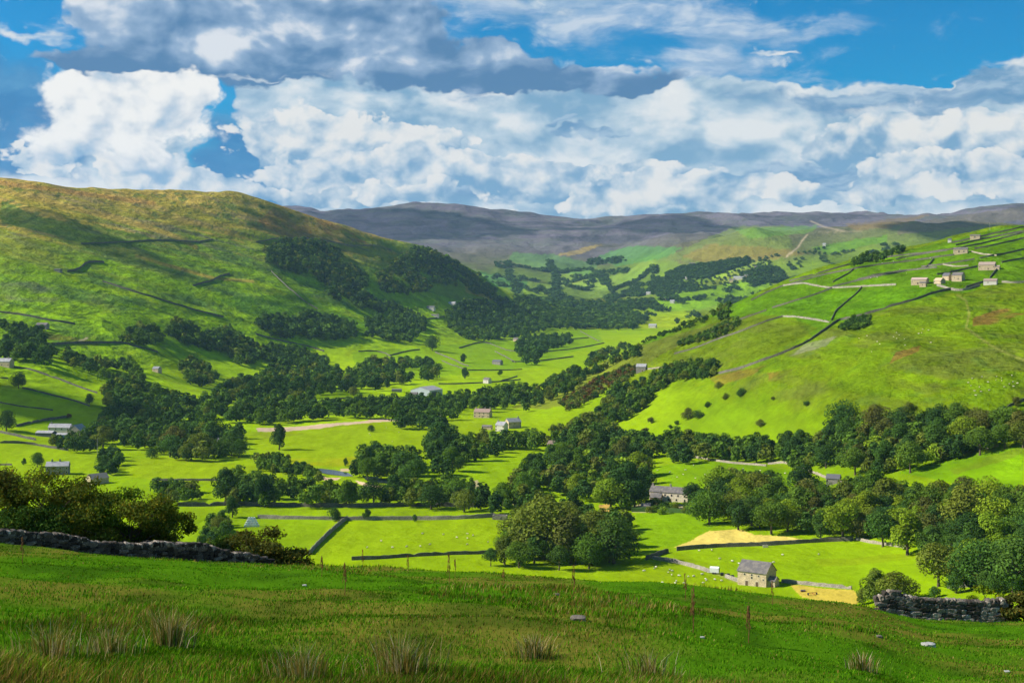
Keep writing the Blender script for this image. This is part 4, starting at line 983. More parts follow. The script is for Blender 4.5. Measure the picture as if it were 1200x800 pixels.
SHORT = {'trees of the lower right wood': 'lower right wood', 'trees of the near clump': 'near clump', 'trees of the lane row': 'lane row', 'trees of the central wood': 'central wood',
    'trees of the right belt': 'right hillside belt', 'trees above the sheep field': 'row above the sheep field', 'trees by the water': 'clump by the water', 'trees of the great wood': 'great valley wood',
    'trees by the green bend': 'clump beside the middle field', 'trees of the left clump': 'short left row', 'trees at the lower right corner': 'lower right corner', 'trees of the middle hedge': 'middle hedge',
    'trees of the slanting wood': 'slanting wood', 'trees of the left lane': 'thin left row', 'garden shrubs of the long farmhouse': 'farmhouse garden', 'trees of the bale hedge': 'hedge beside the bales', 'trees of the river belt': 'river belt'}
def build_trees():
    SPECS.sort(key=lambda s: -s[0])
    near = [q for i, q in enumerate(SPECS) if i < 285 or 'garden' in q[6]]; near = near[:299]; rest = [q for i, q in enumerate(SPECS) if i >= 285 and 'garden' not in (q[6] or '')]
    print('TREES', len(SPECS), 'smallest individual px', near[-1][0] if near else None)
    rng = random.Random(5); pend = []
    for (hp, x, y, z, h, tone, group, where, scrub, cat, wide) in near:
        pool = SHRUBS if scrub else TREES_NEAR
        crm, trm = rng.choice(pool) if not (wide and wide >= 1.15 and not scrub) else TREES_NEAR[rng.choice([1, 3, 6])]
        kind = 'bush' if scrub else 'tree'
        root = bpy.data.objects.new('hawthorn_bush' if scrub else 'broadleaf_tree', None); COL.objects.link(root)
        root.location = (x, y, z - .15); root.rotation_euler = (0, 0, rng.uniform(0, 6.28))
        s = h / 10.0; w = (wide or 1.14) * rng.uniform(.92, 1.1)
        root.scale = (s * w, s * w * rng.uniform(.92, 1.08), s)
        root.empty_display_size = .5
        cr = bpy.data.objects.new('crown', crm); tr = bpy.data.objects.new('trunk', trm)
        c = TONES[tone]; k = rng.uniform(.88, 1.14)
        cr.color = (c[0] * k * rng.uniform(.92, 1.08), c[1] * k, c[2] * k, 1)
        for o in (cr, tr): COL.objects.link(o); o.parent = root
        size = 'small' if h < 10.5 else ('tall' if h > 13.2 else 'middling')
        if wide is None: pend.append((root, size, tone, kind, group, x / y, y))
        else: tag(root, where, kind)
    ORD = 'first second third fourth fifth sixth seventh eighth ninth tenth eleventh twelfth thirteenth fourteenth fifteenth sixteenth seventeenth eighteenth nineteenth'.split()
    bygroup = {}
    for t in pend: bygroup.setdefault(t[4], []).append(t)
    for g, lst in bygroup.items():
        # which third of the wood's depth: by distance at the same bearing
        cl = {}
        for t in lst:
            near_ = sorted(q[6] for q in lst if abs(q[5] - t[5]) < .03)
            k = near_.index(t[6]) / max(len(near_) - 1, 1)
            cl.setdefault((t[1], t[2], 'front' if k < .34 else ('back' if k > .67 else 'middle')), []).append(t)
        short = SHORT.get(g, g)
        for (size, tone, row), m in cl.items():
            m.sort(key=lambda t: t[5])
            for i, t in enumerate(m):
                if len(m) == 1: lab = f'only {size} {tone} {t[3]} at the {row} of the {short}'
                elif i == 0: lab = f'{size} {tone} {t[3]}, leftmost such at the {row} of the {short}'
                elif i == len(m) - 1: lab = f'{size} {tone} {t[3]}, rightmost such at the {row} of the {short}'
                else: lab = f'{size} {tone} {t[3]}, {ORD[min(i, 18)]} such from left at {row} of {short}'
                tag(t[0], lab, t[3], g)
    Vs = []; Cs = []; base = 0
    nr = np.random.default_rng(3)
    for (hp, x, y, z, h, tone, *_r) in rest:
        T = FAR_A if hp > 12 else (FAR_B if hp > 6 else FAR_C)
        v, t = T[nr.integers(len(T))]
        a = nr.uniform(0, 6.28); ca, sa = math.cos(a), math.sin(a); s = h / 10.0; w = s * nr.uniform(.9, 1.25) * (1.25 if y > 3300 else 1.0)
        vx = (v[:, 0] * ca - v[:, 1] * sa) * w + x; vy = (v[:, 0] * sa + v[:, 1] * ca) * w + y; vz = v[:, 2] * s + z - .4
        Vs.append(np.stack([vx, vy, vz], 1)); c = np.array(TONES[tone]) * nr.uniform(.85, 1.18)
        Cs.append(t[:, None] * c[None, :])
    V = np.vstack(Vs); C = np.vstack(Cs)
    o = mesh_obj('distant_woodland', V, np.arange(len(V)).reshape(-1, 4), mat=LEAF, colors=C, cname='leaf')
    o.color = (1, 1, 1, 1)
    tag(o, 'dark woods and hedgerow trees covering the middle and far distance of the dale', 'woodland', kind='stuff')
    print('far faces', len(V) // 4)
build_trees()

# ------------------------------------------------------------------ dry stone walls
def wall_mat(name, c1, c2):
    m, nt, b = new_mat(name)
    tc = nt.nodes.new('ShaderNodeTexCoord')
    v = nt.nodes.new('ShaderNodeTexVoronoi'); v.inputs['Scale'].default_value = 3.2; nt.links.new(tc.outputs['Object'], v.inputs['Vector'])
    sp = nt.nodes.new('ShaderNodeSeparateColor'); nt.links.new(v.outputs['Color'], sp.inputs[0])
    c = mixc(E(sp.outputs[0]), c1, c2)
    k = noise(tc.outputs['Object'], .22, 3, .6) * 1.2 + .4
    mm = nt.nodes.new('ShaderNodeVectorMath'); mm.operation = 'SCALE'; nt.links.new(c, mm.inputs[0]); nt.links.new(k.s, mm.inputs['Scale'])
    nt.links.new(mm.outputs[0], b.inputs['Base Color'])
    bump(nt, b, 1.0 - E(v.outputs['Distance']), .9, .15)
    return m
WM_DARK = wall_mat('shaded dry stone', (.075, .070, .058), (.17, .155, .125))  # tone lowered to paint the shade on camera-facing wall sides
WM_PALE = wall_mat('pale dry stone', (.20, .175, .13), (.38, .33, .24))
WM_MID = wall_mat('grey dry stone', (.17, .155, .125), (.34, .30, .24))
HEDGE = plain_mat('clipped hedge leaves', (.045, .09, .02), .3, 2.5, bmp=.8)
def wall(label, pts, mat='d', h=1.5, dmin=300, dmax=8100, name='dry_stone_wall', cat='wall', group=None, w=.7):
    # points every few pixels along the traced run, then re-spaced along the ground
    if mat == 'p': h = min(h, 1.25)
    P = []
    for (x0, y0), (x1, y1) in zip(pts[:-1], pts[1:]):
        n = max(2, int(math.hypot(x1 - x0, y1 - y0) / 5))
        for i in range(n): P.append((x0 + (x1 - x0) * i / n, y0 + (y1 - y0) * i / n))
    P.append(pts[-1])
    W = [at(x, y, dmin, dmax) for x, y in P]
    Q = [W[0]]
    for a in W[1:]:
        if (a - Q[-1]).length > 260: continue      # a stray hit on another hill
        Q.append(a)
    # resample
    out = []; step = max(1.6, Q[0].y * .0022)
    for a, b in zip(Q[:-1], Q[1:]):
        L_ = (b - a).length; n = max(1, int(L_ / step))
        for i in range(n): out.append(a.lerp(b, i / n))
    out.append(Q[-1])
    if len(out) < 2: return
    V = []; F = []; rng = random.Random(int(pts[0][0] * 7 + pts[0][1]))
    xs = np.array([p.x for p in out]); ys = np.array([p.y for p in out])
    # smooth the run so that it follows one line over the ground
    for _ in range(4):
        xs[1:-1] = (xs[:-2] + 2 * xs[1:-1] + xs[2:]) / 4; ys[1:-1] = (ys[:-2] + 2 * ys[1:-1] + ys[2:]) / 4
    zs = height(xs, ys) + EYE
    o0 = Vector((xs[0], ys[0], zs[0]))
    for i in range(len(xs)):
        j0, j1 = max(i - 1, 0), min(i + 1, len(xs) - 1)
        d = Vector((xs[j1] - xs[j0], ys[j1] - ys[j0], 0)); d = d.normalized() if d.length > 0 else Vector((1, 0, 0)); nrm = Vector((-d.y, d.x, 0))
        hh = h * rng.uniform(.86, 1.12) - (h * .45 if rng.random() < .03 else 0); c = Vector((xs[i], ys[i], zs[i])) - o0
        for (s, zz) in ((-w * .5, -1.0), (-w * .5, 0.0), (-w * .30, hh * .85), (-w * .2, hh), (w * .2, hh), (w * .30, hh * .85), (w * .5, 0.0), (w * .5, -1.0)):
            V.append(tuple(c + nrm * (s * rng.uniform(.92, 1.1)) + Vector((0, 0, zz))))
    for i in range(len(xs) - 1):
        for k in range(7): F.append((i * 8 + k, i * 8 + k + 1, i * 8 + 9 + k, i * 8 + 8 + k))
    T = []
    for e in (0, (len(xs) - 1) * 8):
        for k in range(1, 7): T.append((e, e + k, e + k + 1))
    o = mesh_obj(name, np.array(V), F, T, mat={'d': WM_DARK, 'p': WM_PALE, 'm': WM_MID}.get(mat, mat))
    o.location = o0
    tag(o, label, cat, group, 'thing')
    return o
RH = dict(dmin=650, dmax=1760)
wall('long dark wall curving up the open right hillside to the ruined barns', [(843, 438), (868, 432), (885, 426), (905, 419), (930, 409), (947, 401), (968, 386), (983, 375), (1000, 373), (1030, 364), (1052, 357), (1072, 352), (1090, 345), (1117, 339)], 'd', 1.9, **RH)
wall('pale wall joining the slanting wood to the long hillside wall', [(758, 433), (772, 431), (787, 430)], 'p', **RH)
wall('stony wall from the slanting wood to the foot of the long wall', [(818, 440), (832, 438), (845, 437)], 'm', **RH)
wall('pale wall along the bottom edge of the wide green hill field', [(916, 371), (935, 372), (955, 375), (972, 378)], 'm', **RH)
wall('pale wall along the top edge of the wide green hill field', [(918, 335), (942, 332), (960, 336), (975, 338), (1010, 336), (1050, 334)], 'm', **RH)
wall('wall dropping left from the pale top wall of the wide field', [(905, 361), (925, 355), (945, 349), (962, 343), (975, 338)], 'd', **RH)
wall('wall climbing from the corner of the pale top wall', [(975, 337), (1000, 330), (1020, 326), (1045, 321), (1062, 318)], 'd', **RH)
wall('upper left field wall nearest the green skyline', [(925, 334), (950, 326), (975, 320), (1000, 316), (1025, 311), (1060, 307), (1090, 303), (1118, 299)], 'd', **RH)
wall('long thin wall along the topmost green field', [(925, 330), (955, 322), (985, 313), (1020, 305), (1060, 299), (1090, 296), (1120, 292), (1150, 286), (1200, 273)], 'd', **RH)
wall('short wall left of the lone barn in the hill fields', [(1050, 304), (1080, 298), (1110, 294)], 'd', **RH)
wall('wall from the lone hill barn up to the right edge', [(1142, 292), (1165, 288), (1185, 283), (1202, 279)], 'd', **RH)
wall('pale wall running right from the lone hill barn', [(1138, 295), (1150, 298), (1168, 300)], 'p', **RH)
wall('dark wall rising right from the pale barn wall', [(1148, 303), (1170, 299), (1185, 296), (1202, 292)], 'd', **RH)
wall('broken wall in the field below the lone hill barn', [(1080, 313), (1100, 311), (1120, 308), (1142, 304)], 'd', **RH)
wall('pale wall reaching the two-part hill barn from the left', [(1104, 310), (1118, 313), (1135, 312)], 'p', **RH)
wall('wall rising right behind the two-part hill barn', [(1174, 308), (1188, 305), (1202, 303)], 'd', **RH)
wall('wall above the row of ruined hill barns', [(1098, 322), (1112, 320), (1130, 316), (1145, 313)], 'd', **RH)
wall('stony wall in front of the ruined hill barns', [(1098, 335), (1108, 338), (1118, 341), (1130, 341), (1140, 338), (1148, 335)], 'm', 2.0, **RH)
wall('dark yard wall left of the small white-fronted hill barn', [(1132, 337), (1142, 334), (1152, 331)], 'd', **RH)
wall('wall from the two-part barn down to the small hill barn', [(1168, 316), (1164, 321), (1160, 326)], 'd', **RH)
wall('wide stony wall right of the small hill barn', [(1174, 331), (1188, 332), (1202, 331)], 'm', **RH)
wall('topmost wall under the skyline at the right edge', [(1115, 285), (1140, 280), (1165, 274), (1202, 266)], 'd', **RH)
wall('wall on the left brow of the hill above the gorse bushes', [(830, 392), (845, 385), (858, 378), (875, 372), (898, 364)], 'd', **RH)
wall('skyline wall on the left end of the green hill', [(880, 352), (895, 345), (905, 340), (920, 334)], 'd', **RH)
wall('dark wall by the leaning hawthorn at the right edge', [(1162, 486), (1175, 480), (1186, 475), (1202, 469)], 'd', 1.7, dmin=500, dmax=1700)
wall('pale wall showing under the right hillside belt', [(1146, 527), (1158, 525), (1170, 523)], 'p', 1.6, dmin=450, dmax=1200)
wall('thin wall dropping through the wide green field to the long hillside wall', [(1010, 337), (1003, 345), (992, 354), (980, 364), (974, 376)], 'd', **RH)
wall('thin cross wall between the two topmost left field walls', [(1000, 316), (995, 321), (985, 326), (976, 331)], 'd', **RH)
wall('cross wall below the lone hill barn', [(1094, 304), (1090, 309), (1084, 315)], 'd', **RH)
wall('middle wall across the hill fields above the pale top wall', [(1005, 328), (1030, 322), (1055, 318), (1075, 316), (1098, 314)], 'd', **RH)
wall('wall just under the topmost hill wall at the right', [(1120, 288), (1150, 281), (1175, 276), (1202, 271)], 'd', **RH)
wall('wall along the left foot of the upper hill pasture', [(790, 415), (815, 408), (840, 398), (870, 388), (900, 376), (918, 371)], 'd', **RH)
VR = dict(dmin=350, dmax=1300)
wall('pale wall along the top of the field of small white sheep', [(806, 536), (822, 537), (838, 540), (858, 543), (875, 544), (898, 546)], 'p', 1.6, **VR)
wall('pale garden wall running down to the roofed lane end', [(900, 544), (918, 542), (930, 546), (945, 552), (956, 555), (968, 560), (978, 564), (993, 567)], 'p', 1.9, **VR)
wall('dark wall along the foot of the yellow cut field', [(793, 645), (815, 643), (840, 641), (870, 640), (900, 639), (930, 637), (960, 635), (1000, 633)], 'd', 1.8, **VR)
wall('pale wall under the lower right wood', [(1003, 632), (1020, 636), (1036, 638), (1050, 640), (1065, 643)], 'p', 1.7, **VR)
wall('short dark wall between the near clump and the yellow field', [(757, 656), (770, 651), (783, 647)], 'd', 1.8, **VR)
wall('lane wall leading down to the white trailer', [(765, 655), (783, 657), (800, 661), (818, 666), (832, 671)], 'm', 1.5, **VR)
wall('broken wall between the trailer and the stone barn', [(850, 676), (858, 679), (866, 682)], 'm', 1.5, **VR)
wall('lane wall running right from the stone barn', [(916, 682), (935, 684), (955, 686), (975, 688), (998, 690)], 'm', 1.4, **VR)
wall('wall of the dark shaded lane at the lower right edge', [(1110, 689), (1140, 687), (1170, 686), (1202, 686)], 'd', 1.0, **VR)
wall('long low wall across the nearest bright field', [(412, 656), (440, 655), (480, 652), (520, 650), (560, 649), (590, 647)], 'd', 1.5, **VR)
wall('crooked wall slanting down the bright fields to the brow', [(407, 608), (400, 613), (392, 620), (386, 625), (378, 633), (370, 641), (362, 650)], 'm', 2.0, **VR)
wall('stony lane wall from the bales to the walled end', [(302, 607), (330, 608), (358, 608), (390, 609), (420, 609)], 'm', 1.8, **VR)
wall('straight lane wall ending in the square stone end', [(420, 609), (450, 609), (480, 609), (510, 609), (540, 608), (560, 607), (580, 605)], 'm', 2.0, **VR)
wall('long dark wall under the lane row of trees', [(208, 593), (240, 593), (270, 592), (320, 593), (380, 594), (430, 594), (480, 593), (520, 593), (556, 594)], 'd', 2.2, **VR)
wall('thin wall across the bright field left of the lane row', [(178, 563), (205, 563), (235, 563), (262, 563)], 'd', 1.3, **VR)
wall('clipped hedge below the long farmhouse garden', [(740, 599), (760, 599), (785, 600), (812, 601)], HEDGE, 2.2, name='hedge', cat='hedge', w=2.0, **VR)
CV = dict(dmin=900, dmax=2300)
wall('curved wall left of the pale olive tree in the valley', [(345, 480), (358, 475), (372, 471), (392, 468), (410, 467)], 'd', 1.6, **CV)
wall('straight wall running past the front of the grey shed', [(420, 467), (450, 467), (480, 467), (510, 466), (540, 464)], 'd', 1.5, **CV)
wall('valley wall running right from the grey shed', [(514, 450), (540, 450), (560, 449), (590, 447), (610, 445)], 'd', 1.5, **CV)
wall('wall rising beside the small far barn', [(588, 446), (597, 444), (606, 441)], 'd', 1.5, **CV)
FV = dict(dmin=1650, dmax=3300)
wall('dark wall curving above the great wood in the left fields', [(456, 417), (468, 414), (480, 411), (492, 410)], 'd', 1.8, **FV)
wall('diagonal dark wall across the far valley fields', [(510, 413), (520, 417), (532, 422), (542, 427), (549, 429)], 'd', 1.8, **FV)
wall('wall slanting under the two-headed valley tree', [(518, 423), (530, 428), (543, 432)], 'd', 1.5, **FV)
wall('humped wall crossing the middle of the far valley fields', [(538, 408), (548, 405), (558, 402), (566, 401), (575, 403)], 'd', 1.9, **FV)
wall('wall running right from the humped wall', [(575, 403), (585, 407), (595, 411), (608, 412)], 'd', 1.5, **FV)
wall('straight wall left of the lower far valley tree', [(548, 434), (570, 434), (590, 434), (612, 433)], 'd', 1.5, **FV)
wall('dark wall on the spur field right of the white houses', [(540, 353), (550, 352), (560, 351), (572, 352)], 'd', 2.0, **FV)
wall('wall under the small bright field by the white houses', [(498, 374), (510, 373), (521, 371)], 'd', 1.8, **FV)
wall('long wall crossing the far fields below the foot of the spur wood', [(560, 396), (590, 398), (620, 399), (650, 399), (690, 396)], 'd', 2.0, **FV)
wall('far wall running right from the small copse between the barns', [(640, 412), (665, 410), (690, 406), (708, 402)], 'd', 1.9, **FV)
wall('far wall under the diagonal wall in the far valley fields', [(600, 424), (625, 424), (650, 421), (672, 418)], 'd', 1.8, **FV)
wall('dark wall from the great wood to the curving far wall', [(420, 412), (438, 411), (452, 414), (458, 418)], 'd', 1.8, **FV)
wall('slanting wall on the far fields left of the small copse', [(580, 412), (592, 418), (604, 425)], 'd', 1.8, **FV)
wall('far slanting wall right of the small copse', [(680, 388), (690, 394), (702, 400)], 'd', 1.8, **FV)
LF = dict(dmin=650, dmax=1700)
wall('wall curving across the bright upper left field', [(14, 430), (30, 432), (50, 438), (70, 445), (88, 452), (102, 457), (114, 461)], 'd', 1.7, **LF)
wall('wall at the shadow edge of the left fields', [(26, 455), (45, 459), (62, 464), (85, 469), (105, 476)], 'd', 1.5, **LF)
wall('stub of wall at the left edge below the white house', [(0, 443), (10, 444)], 'd', 1.5, **LF)
wall('wall ending at the russet bush above the left farm', [(19, 500), (35, 496), (50, 493), (65, 491), (80, 489)], 'd', 1.9, **LF)
wall('faint wall across the shaded left field', [(0, 472), (20, 476), (40, 478), (62, 481)], 'd', 1.2, **LF)
wall('dark hedge bank below the big tree at the left edge', [(0, 507), (15, 510), (32, 514), (42, 516)], 'd', 1.9, **LF)
wall('wall along the top of the brightest left field', [(0, 519), (20, 519), (40, 521), (60, 525), (80, 528)], 'd', 1.7, **LF)
wall('short wall in the bright field left of the chimneyed house', [(0, 545), (14, 545)], 'd', 1.2, **LF)
LH = dict(dmin=1100, dmax=3200)
wall('dark road wall under the pale track on the left hillside', [(52, 405), (75, 403), (95, 402), (120, 402), (145, 402)], 'd', 2.6, **LH)
wall('wall falling right from the road wall into the hedgerow trees', [(145, 402), (158, 406), (170, 409), (185, 413)], 'd', 1.8, **LH)
wall('crooked dark wall low on the open left hillside', [(79, 319), (88, 317), (94, 315), (100, 309), (108, 307), (122, 308)], 'd', 3.0, **LH)
wall('small crooked wall at the right of the open left hillside', [(226, 335), (238, 332), (250, 329), (258, 324), (269, 321)], 'd', 2.8, **LH)
wall('long wall contouring the upper left hillside', [(95, 286), (120, 285), (150, 284), (175, 282), (200, 282), (230, 284), (250, 281)], 'd', 2.2, **LH)

wall('wall slanting down the open left hillside above the row of trees', [(120, 330), (150, 340), (190, 352), (230, 364), (262, 372)], 'd', 2.4, **LH)
wall('wall falling from the gully wood to the mid hillside row', [(318, 318), (335, 335), (355, 352), (372, 362)], 'd', 2.2, **LH)
wall('wall on the bright slope below the mid hillside row', [(300, 392), (330, 400), (355, 404), (380, 412)], 'd', 2.2, **LH)
wall('high wall over the top of the gully wood', [(300, 284), (330, 279), (370, 280), (410, 288), (440, 288)], 'd', 2.2, **LH)
wall('long wall low on the left edge of the open hillside', [(0, 366), (30, 370), (60, 376), (88, 380)], 'd', 2.2, **LH)
# ------------------------------------------------------------------ buildings
def stone_mat(name, c, dark):
    m, nt, b = new_mat(name)
    tc = nt.nodes.new('ShaderNodeTexCoord')
    br = nt.nodes.new('ShaderNodeTexBrick'); br.inputs['Scale'].default_value = 1.0
    br.inputs['Brick Width'].default_value = .55; br.inputs['Row Height'].default_value = .22; br.inputs['Mortar Size'].default_value = .02
    mp = nt.nodes.new('ShaderNodeMapping'); mp.inputs['Rotation'].default_value = (math.pi / 2, 0, 0); nt.links.new(tc.outputs['Object'], mp.inputs[0])
    nt.links.new(mp.outputs[0], br.inputs['Vector'])
    br.inputs['Color1'].default_value = (*c, 1); br.inputs['Color2'].default_value = (*dark, 1); br.inputs['Mortar'].default_value = (*[v * .55 for v in c], 1)
    k = noise(tc.outputs['Object'], .9, 5, .7) * 1.3 + .35
    mm = nt.nodes.new('ShaderNodeVectorMath'); mm.operation = 'SCALE'; nt.links.new(br.outputs['Color'], mm.inputs[0]); nt.links.new(k.s, mm.inputs['Scale'])
    nt.links.new(mm.outputs[0], b.inputs['Base Color'])
    bump(nt, b, E(br.outputs['Fac']), .5, -.05)
    return m
STONE = stone_mat('warm rubble stone', (.64, .50, .31), (.46, .36, .24)); STONE_G = stone_mat('grey rubble stone', (.34, .31, .26), (.22, .20, .17)); WHITEW = plain_mat('whitewash', (.58, .54, .45), .08, .6)
SLATE = plain_mat('stone slate', (.13, .12, .12), .16, 1.6, bmp=.4, cols=(.19, .17, .15)); SLATE_L = plain_mat('pale slate', (.36, .35, .35), .12, 1.2, cols=(.28, .28, .29)); SLATE_D = plain_mat('dark slate', (.12, .12, .13), .15, 1.4)
GLASS = plain_mat('dark window glass', (.02, .022, .025), .1, 1, rough=.15, spec=.5); TIMBER = plain_mat('old timber', (.12, .08, .05), .2, 3); METAL = plain_mat('grey cladding', (.42, .45, .50), .06, .4, rough=.5, spec=.4)
CREAM = stone_mat('cream dressed stone', (.78, .68, .50), (.62, .53, .38)); PALESTONE = plain_mat('dressed stone', (.55, .47, .35), .12, 2); REDPAINT = plain_mat('rusty red paint', (.30, .07, .04), .2, 3)

def box(V, Q, x0, x1, y0, y1, z0, z1):
    o = len(V); V += [(x0, y0, z0), (x1, y0, z0), (x1, y1, z0), (x0, y1, z0), (x0, y0, z1), (x1, y0, z1), (x1, y1, z1), (x0, y1, z1)]
    Q += [tuple(o + i for i in f) for f in ((0, 3, 2, 1), (4, 5, 6, 7), (0, 1, 5, 4), (1, 2, 6, 5), (2, 3, 7, 6), (3, 0, 4, 7))]
def mbox(name, mat, parent, *bs):
    V = []; Q = []
    for b in bs: box(V, Q, *b)
    return mesh_obj(name, np.array(V), Q, mat=mat, parent=parent)
def gable(name, parent, L_, Wd, eave, rise, wm, rm, x=0, y=0, open_front=False, over=.25):
    """walls with gables and a pitched roof of two slabs, ridge along x"""
    hl, hw = L_ / 2, Wd / 2
    V = [(x - hl, y - hw, -2.5), (x + hl, y - hw, -2.5), (x + hl, y + hw, -2.5), (x - hl, y + hw, -2.5), (x - hl, y - hw, eave), (x + hl, y - hw, eave), (x + hl, y + hw, eave), (x - hl, y + hw, eave), (x - hl, y, eave + rise), (x + hl, y, eave + rise)]
    Q = [(0, 1, 5, 4), (2, 3, 7, 6), (1, 2, 6, 5), (3, 0, 4, 7)]; T = [(5, 6, 9), (7, 4, 8)]
    w = mesh_obj(name, np.array(V), Q, T, mat=wm, parent=parent)
    t = .18; V = []; Q = []
    sl = rise / hw
    for s in (-1, 1):
        o = len(V)
        for xx in (x - hl - over, x + hl + over):
            V += [(xx, y, eave + rise + .02), (xx, y + s * (hw + .3), eave - .3 * sl + .02), (xx, y + s * (hw + .3), eave - .3 * sl + t), (xx, y, eave + rise + t)]
        Q += [tuple(o + i for i in f) for f in ((0, 1, 2, 3), (4, 7, 6, 5), (0, 4, 5, 1), (1, 5, 6, 2), (2, 6, 7, 3))]
    r_ = mesh_obj('roof', np.array(V), Q, mat=rm, parent=parent)
    return w, r_
def opening(parent, u, z0, w, h, yf, frame=PALESTONE, pane=GLASS, name='window'):
    """a framed opening on the front wall (y = yf, facing -y)"""
    f = mbox(name, frame, parent, (u - w / 2 - .14, u - w / 2, yf - .05, yf + .1, z0 - .12, z0 + h + .2), (u + w / 2, u + w / 2 + .14, yf - .05, yf + .1, z0 - .12, z0 + h + .2),
             (u - w / 2, u + w / 2, yf - .05, yf + .1, z0 + h, z0 + h + .2), (u - w / 2, u + w / 2, yf - .06, yf + .1, z0 - .12, z0))
    mbox('door_leaf' if name == 'door' else 'pane', pane, f, (u - w / 2, u + w / 2, yf - .012, yf + .08, z0, z0 + h))
    return f
def building(name, label, cat, px, row, L_, Wd, eave, rise, rot=-18, wm=None, rm=None, wins=(), doors=(), chim=(), annex=None, dmin=300, dmax=8100, group=None, sc=1.0):
    wm = wm or STONE; rm = rm or SLATE
    p = at(px, row, dmin, dmax)
    e = bpy.data.objects.new(name, None); COL.objects.link(e); e.location = (p.x, p.y, p.z + .05); e.rotation_euler = (0, 0, math.radians(rot)); e.scale = (sc,) * 3
    tag(e, label, cat, group)
    _, rf = gable('wall', e, L_, Wd, eave, rise, wm, rm)
    yf = -Wd / 2
    for (u, z0, w, h) in wins: opening(e, u * L_ / 2, z0, w, h, yf)
    for (u, w, h) in doors: opening(e, u * L_ / 2, -.2, w, h, yf, pane=TIMBER, name='door')
    for u in chim:
        x = u * (L_ / 2 - .45)
        mbox('chimney', STONE_G, rf, (x - .45, x + .45, -.35, .35, eave + rise - .6, eave + rise + 1.3), (x - .25, x - .05, -.12, .12, eave + rise + 1.3, eave + rise + 1.7), (x + .05, x + .25, -.12, .12, eave + rise + 1.3, eave + rise + 1.7))
    if annex:
        (ax, ay, al, aw, ae, ar) = annex; gable('outshut', e, al, aw, ae, ar, wm, rm, ax, ay)
    return e
W2 = lambda n, z0=1.0, w=.9, h=1.1: [(-.85 + 1.7 * i / max(n - 1, 1), z0, w, h) for i in range(n)]
# the stone barn in the near field
b = building('stone_barn', 'stone field barn with slate roof and small dark windows in the nearest field', 'barn', 887, 684, 10.4, 7.6, 4.6, 3.0, -36, STONE, SLATE,
    wins=[(-.50, 3.3, .62, .62), (0, 3.3, .62, .62), (0, 2.35, .62, .7), (.48, 3.3, .55, .5), (.80, 2.2, .5, .5)], doors=[(-.36, 1.0, 1.7), (.36, 1.0, 1.7)], annex=(6.5, -1.2, 2.6, 3.2, 2.3, 1.1), dmin=300, dmax=900)
b.scale = (1.14,) * 3
opening(b, 6.7, -.2, .9, 1.8, -2.8, pane=TIMBER, name='door')
# long farmhouse among gardens
building('long_farmhouse', 'long pale farmhouse with grey roof and gardens left of the sheep field', 'farmhouse', 786, 587, 22, 7, 5.2, 2.6, -28, CREAM, SLATE, W2(6, 3.1) + W2(5, .8), [(.1, 1.1, 2.1)], (-.98, .0, .98), dmin=400, dmax=1400)
building('cottage', 'small pale cottage at the left end of the long farmhouse garden', 'cottage', 769, 589, 6, 5, 3.2, 2, -18, STONE, SLATE, W2(2), [(0, .9, 1.9)], (.9,), dmin=400, dmax=1400)
building('garden_shed', 'tiny stone shed below the long farmhouse', 'shed', 757, 597, 4.5, 3.5, 2.2, 1.2, -10, STONE_G, SLATE, (), [(0, .9, 1.8)], dmin=400, dmax=1400)
building('roofed_barn', 'barn with pale slanting roof in the clearing of the central wood', 'barn', 722, 512, 12, 7, 3.6, 3.0, -35, STONE, plain_mat('ochre stone slate', (.42, .32, .20), .15, 1.2), W2(2), dmin=600, dmax=1500)
building('field_barn', 'small barn with brown roof at the edge of the central wood', 'barn', 650, 527, 9, 6, 4.2, 2.4, -30, STONE_G, plain_mat('brown slate', (.20, .15, .12), .15, 1.2), [(-.4, 2.6, .7, .7)], [(.3, 1.2, 2.0)], dmin=700, dmax=1500)
building('field_barn', 'small pale barn high on the wooded bank of the right hill', 'barn', 752, 435, 9.5, 6.5, 4.6, 2.6, -22, STONE_G, SLATE_L, [(-.3, 3, .7, .7)], [(.3, 1.2, 2.0)], dmin=700, dmax=1700)
building('lane_house', 'low roofed building at the end of the pale garden wall', 'house', 977, 566, 7, 5, 2.8, 2, -25, STONE_G, SLATE_D, W2(2), dmin=400, dmax=1200)
# middle of the valley
s_ = building('farm_shed', 'large grey steel shed with shallow roof in the valley centre', 'shed', 500, 463, 27, 24, 6.2, 3.6, 62, METAL, SLATE_L, dmin=1000, dmax=2200)
mbox('door', SLATE_D, s_, (-9, 2, -12.1, -11.9, 0, 4.6))
building('shed_annexe', 'small stone annexe left of the large grey steel shed', 'shed', 485, 467, 8, 6, 5, 1.8, -10, STONE_G, SLATE, [(0, 2, 1, 1)], dmin=1000, dmax=2200)
building('low_cabin', 'low dark shed left of the large grey steel shed', 'shed', 465, 459, 11, 5, 2.4, 1.0, 0, STONE_G, SLATE_D, dmin=1000, dmax=2400)
building('cottage', 'cottage half hidden at the left end of the middle hedge', 'cottage', 512, 497, 9, 6, 3.4, 2.6, -30, STONE, plain_mat('reddish slate', (.34, .20, .15), .12, 1.2), W2(2, 1.2), [(.0, 1, 2)], (.9,), dmin=900, dmax=1700)
building('farmhouse', 'farmhouse with chimneys among trees right of the middle field', 'farmhouse', 566, 489, 15, 7, 5, 2.8, -22, STONE, plain_mat('warm brown slate', (.30, .21, .17), .14, 1.2), W2(4, 3.2) + W2(4, .8), [(.1, 1, 2)], (-.9, .3, .98), dmin=900, dmax=1900)
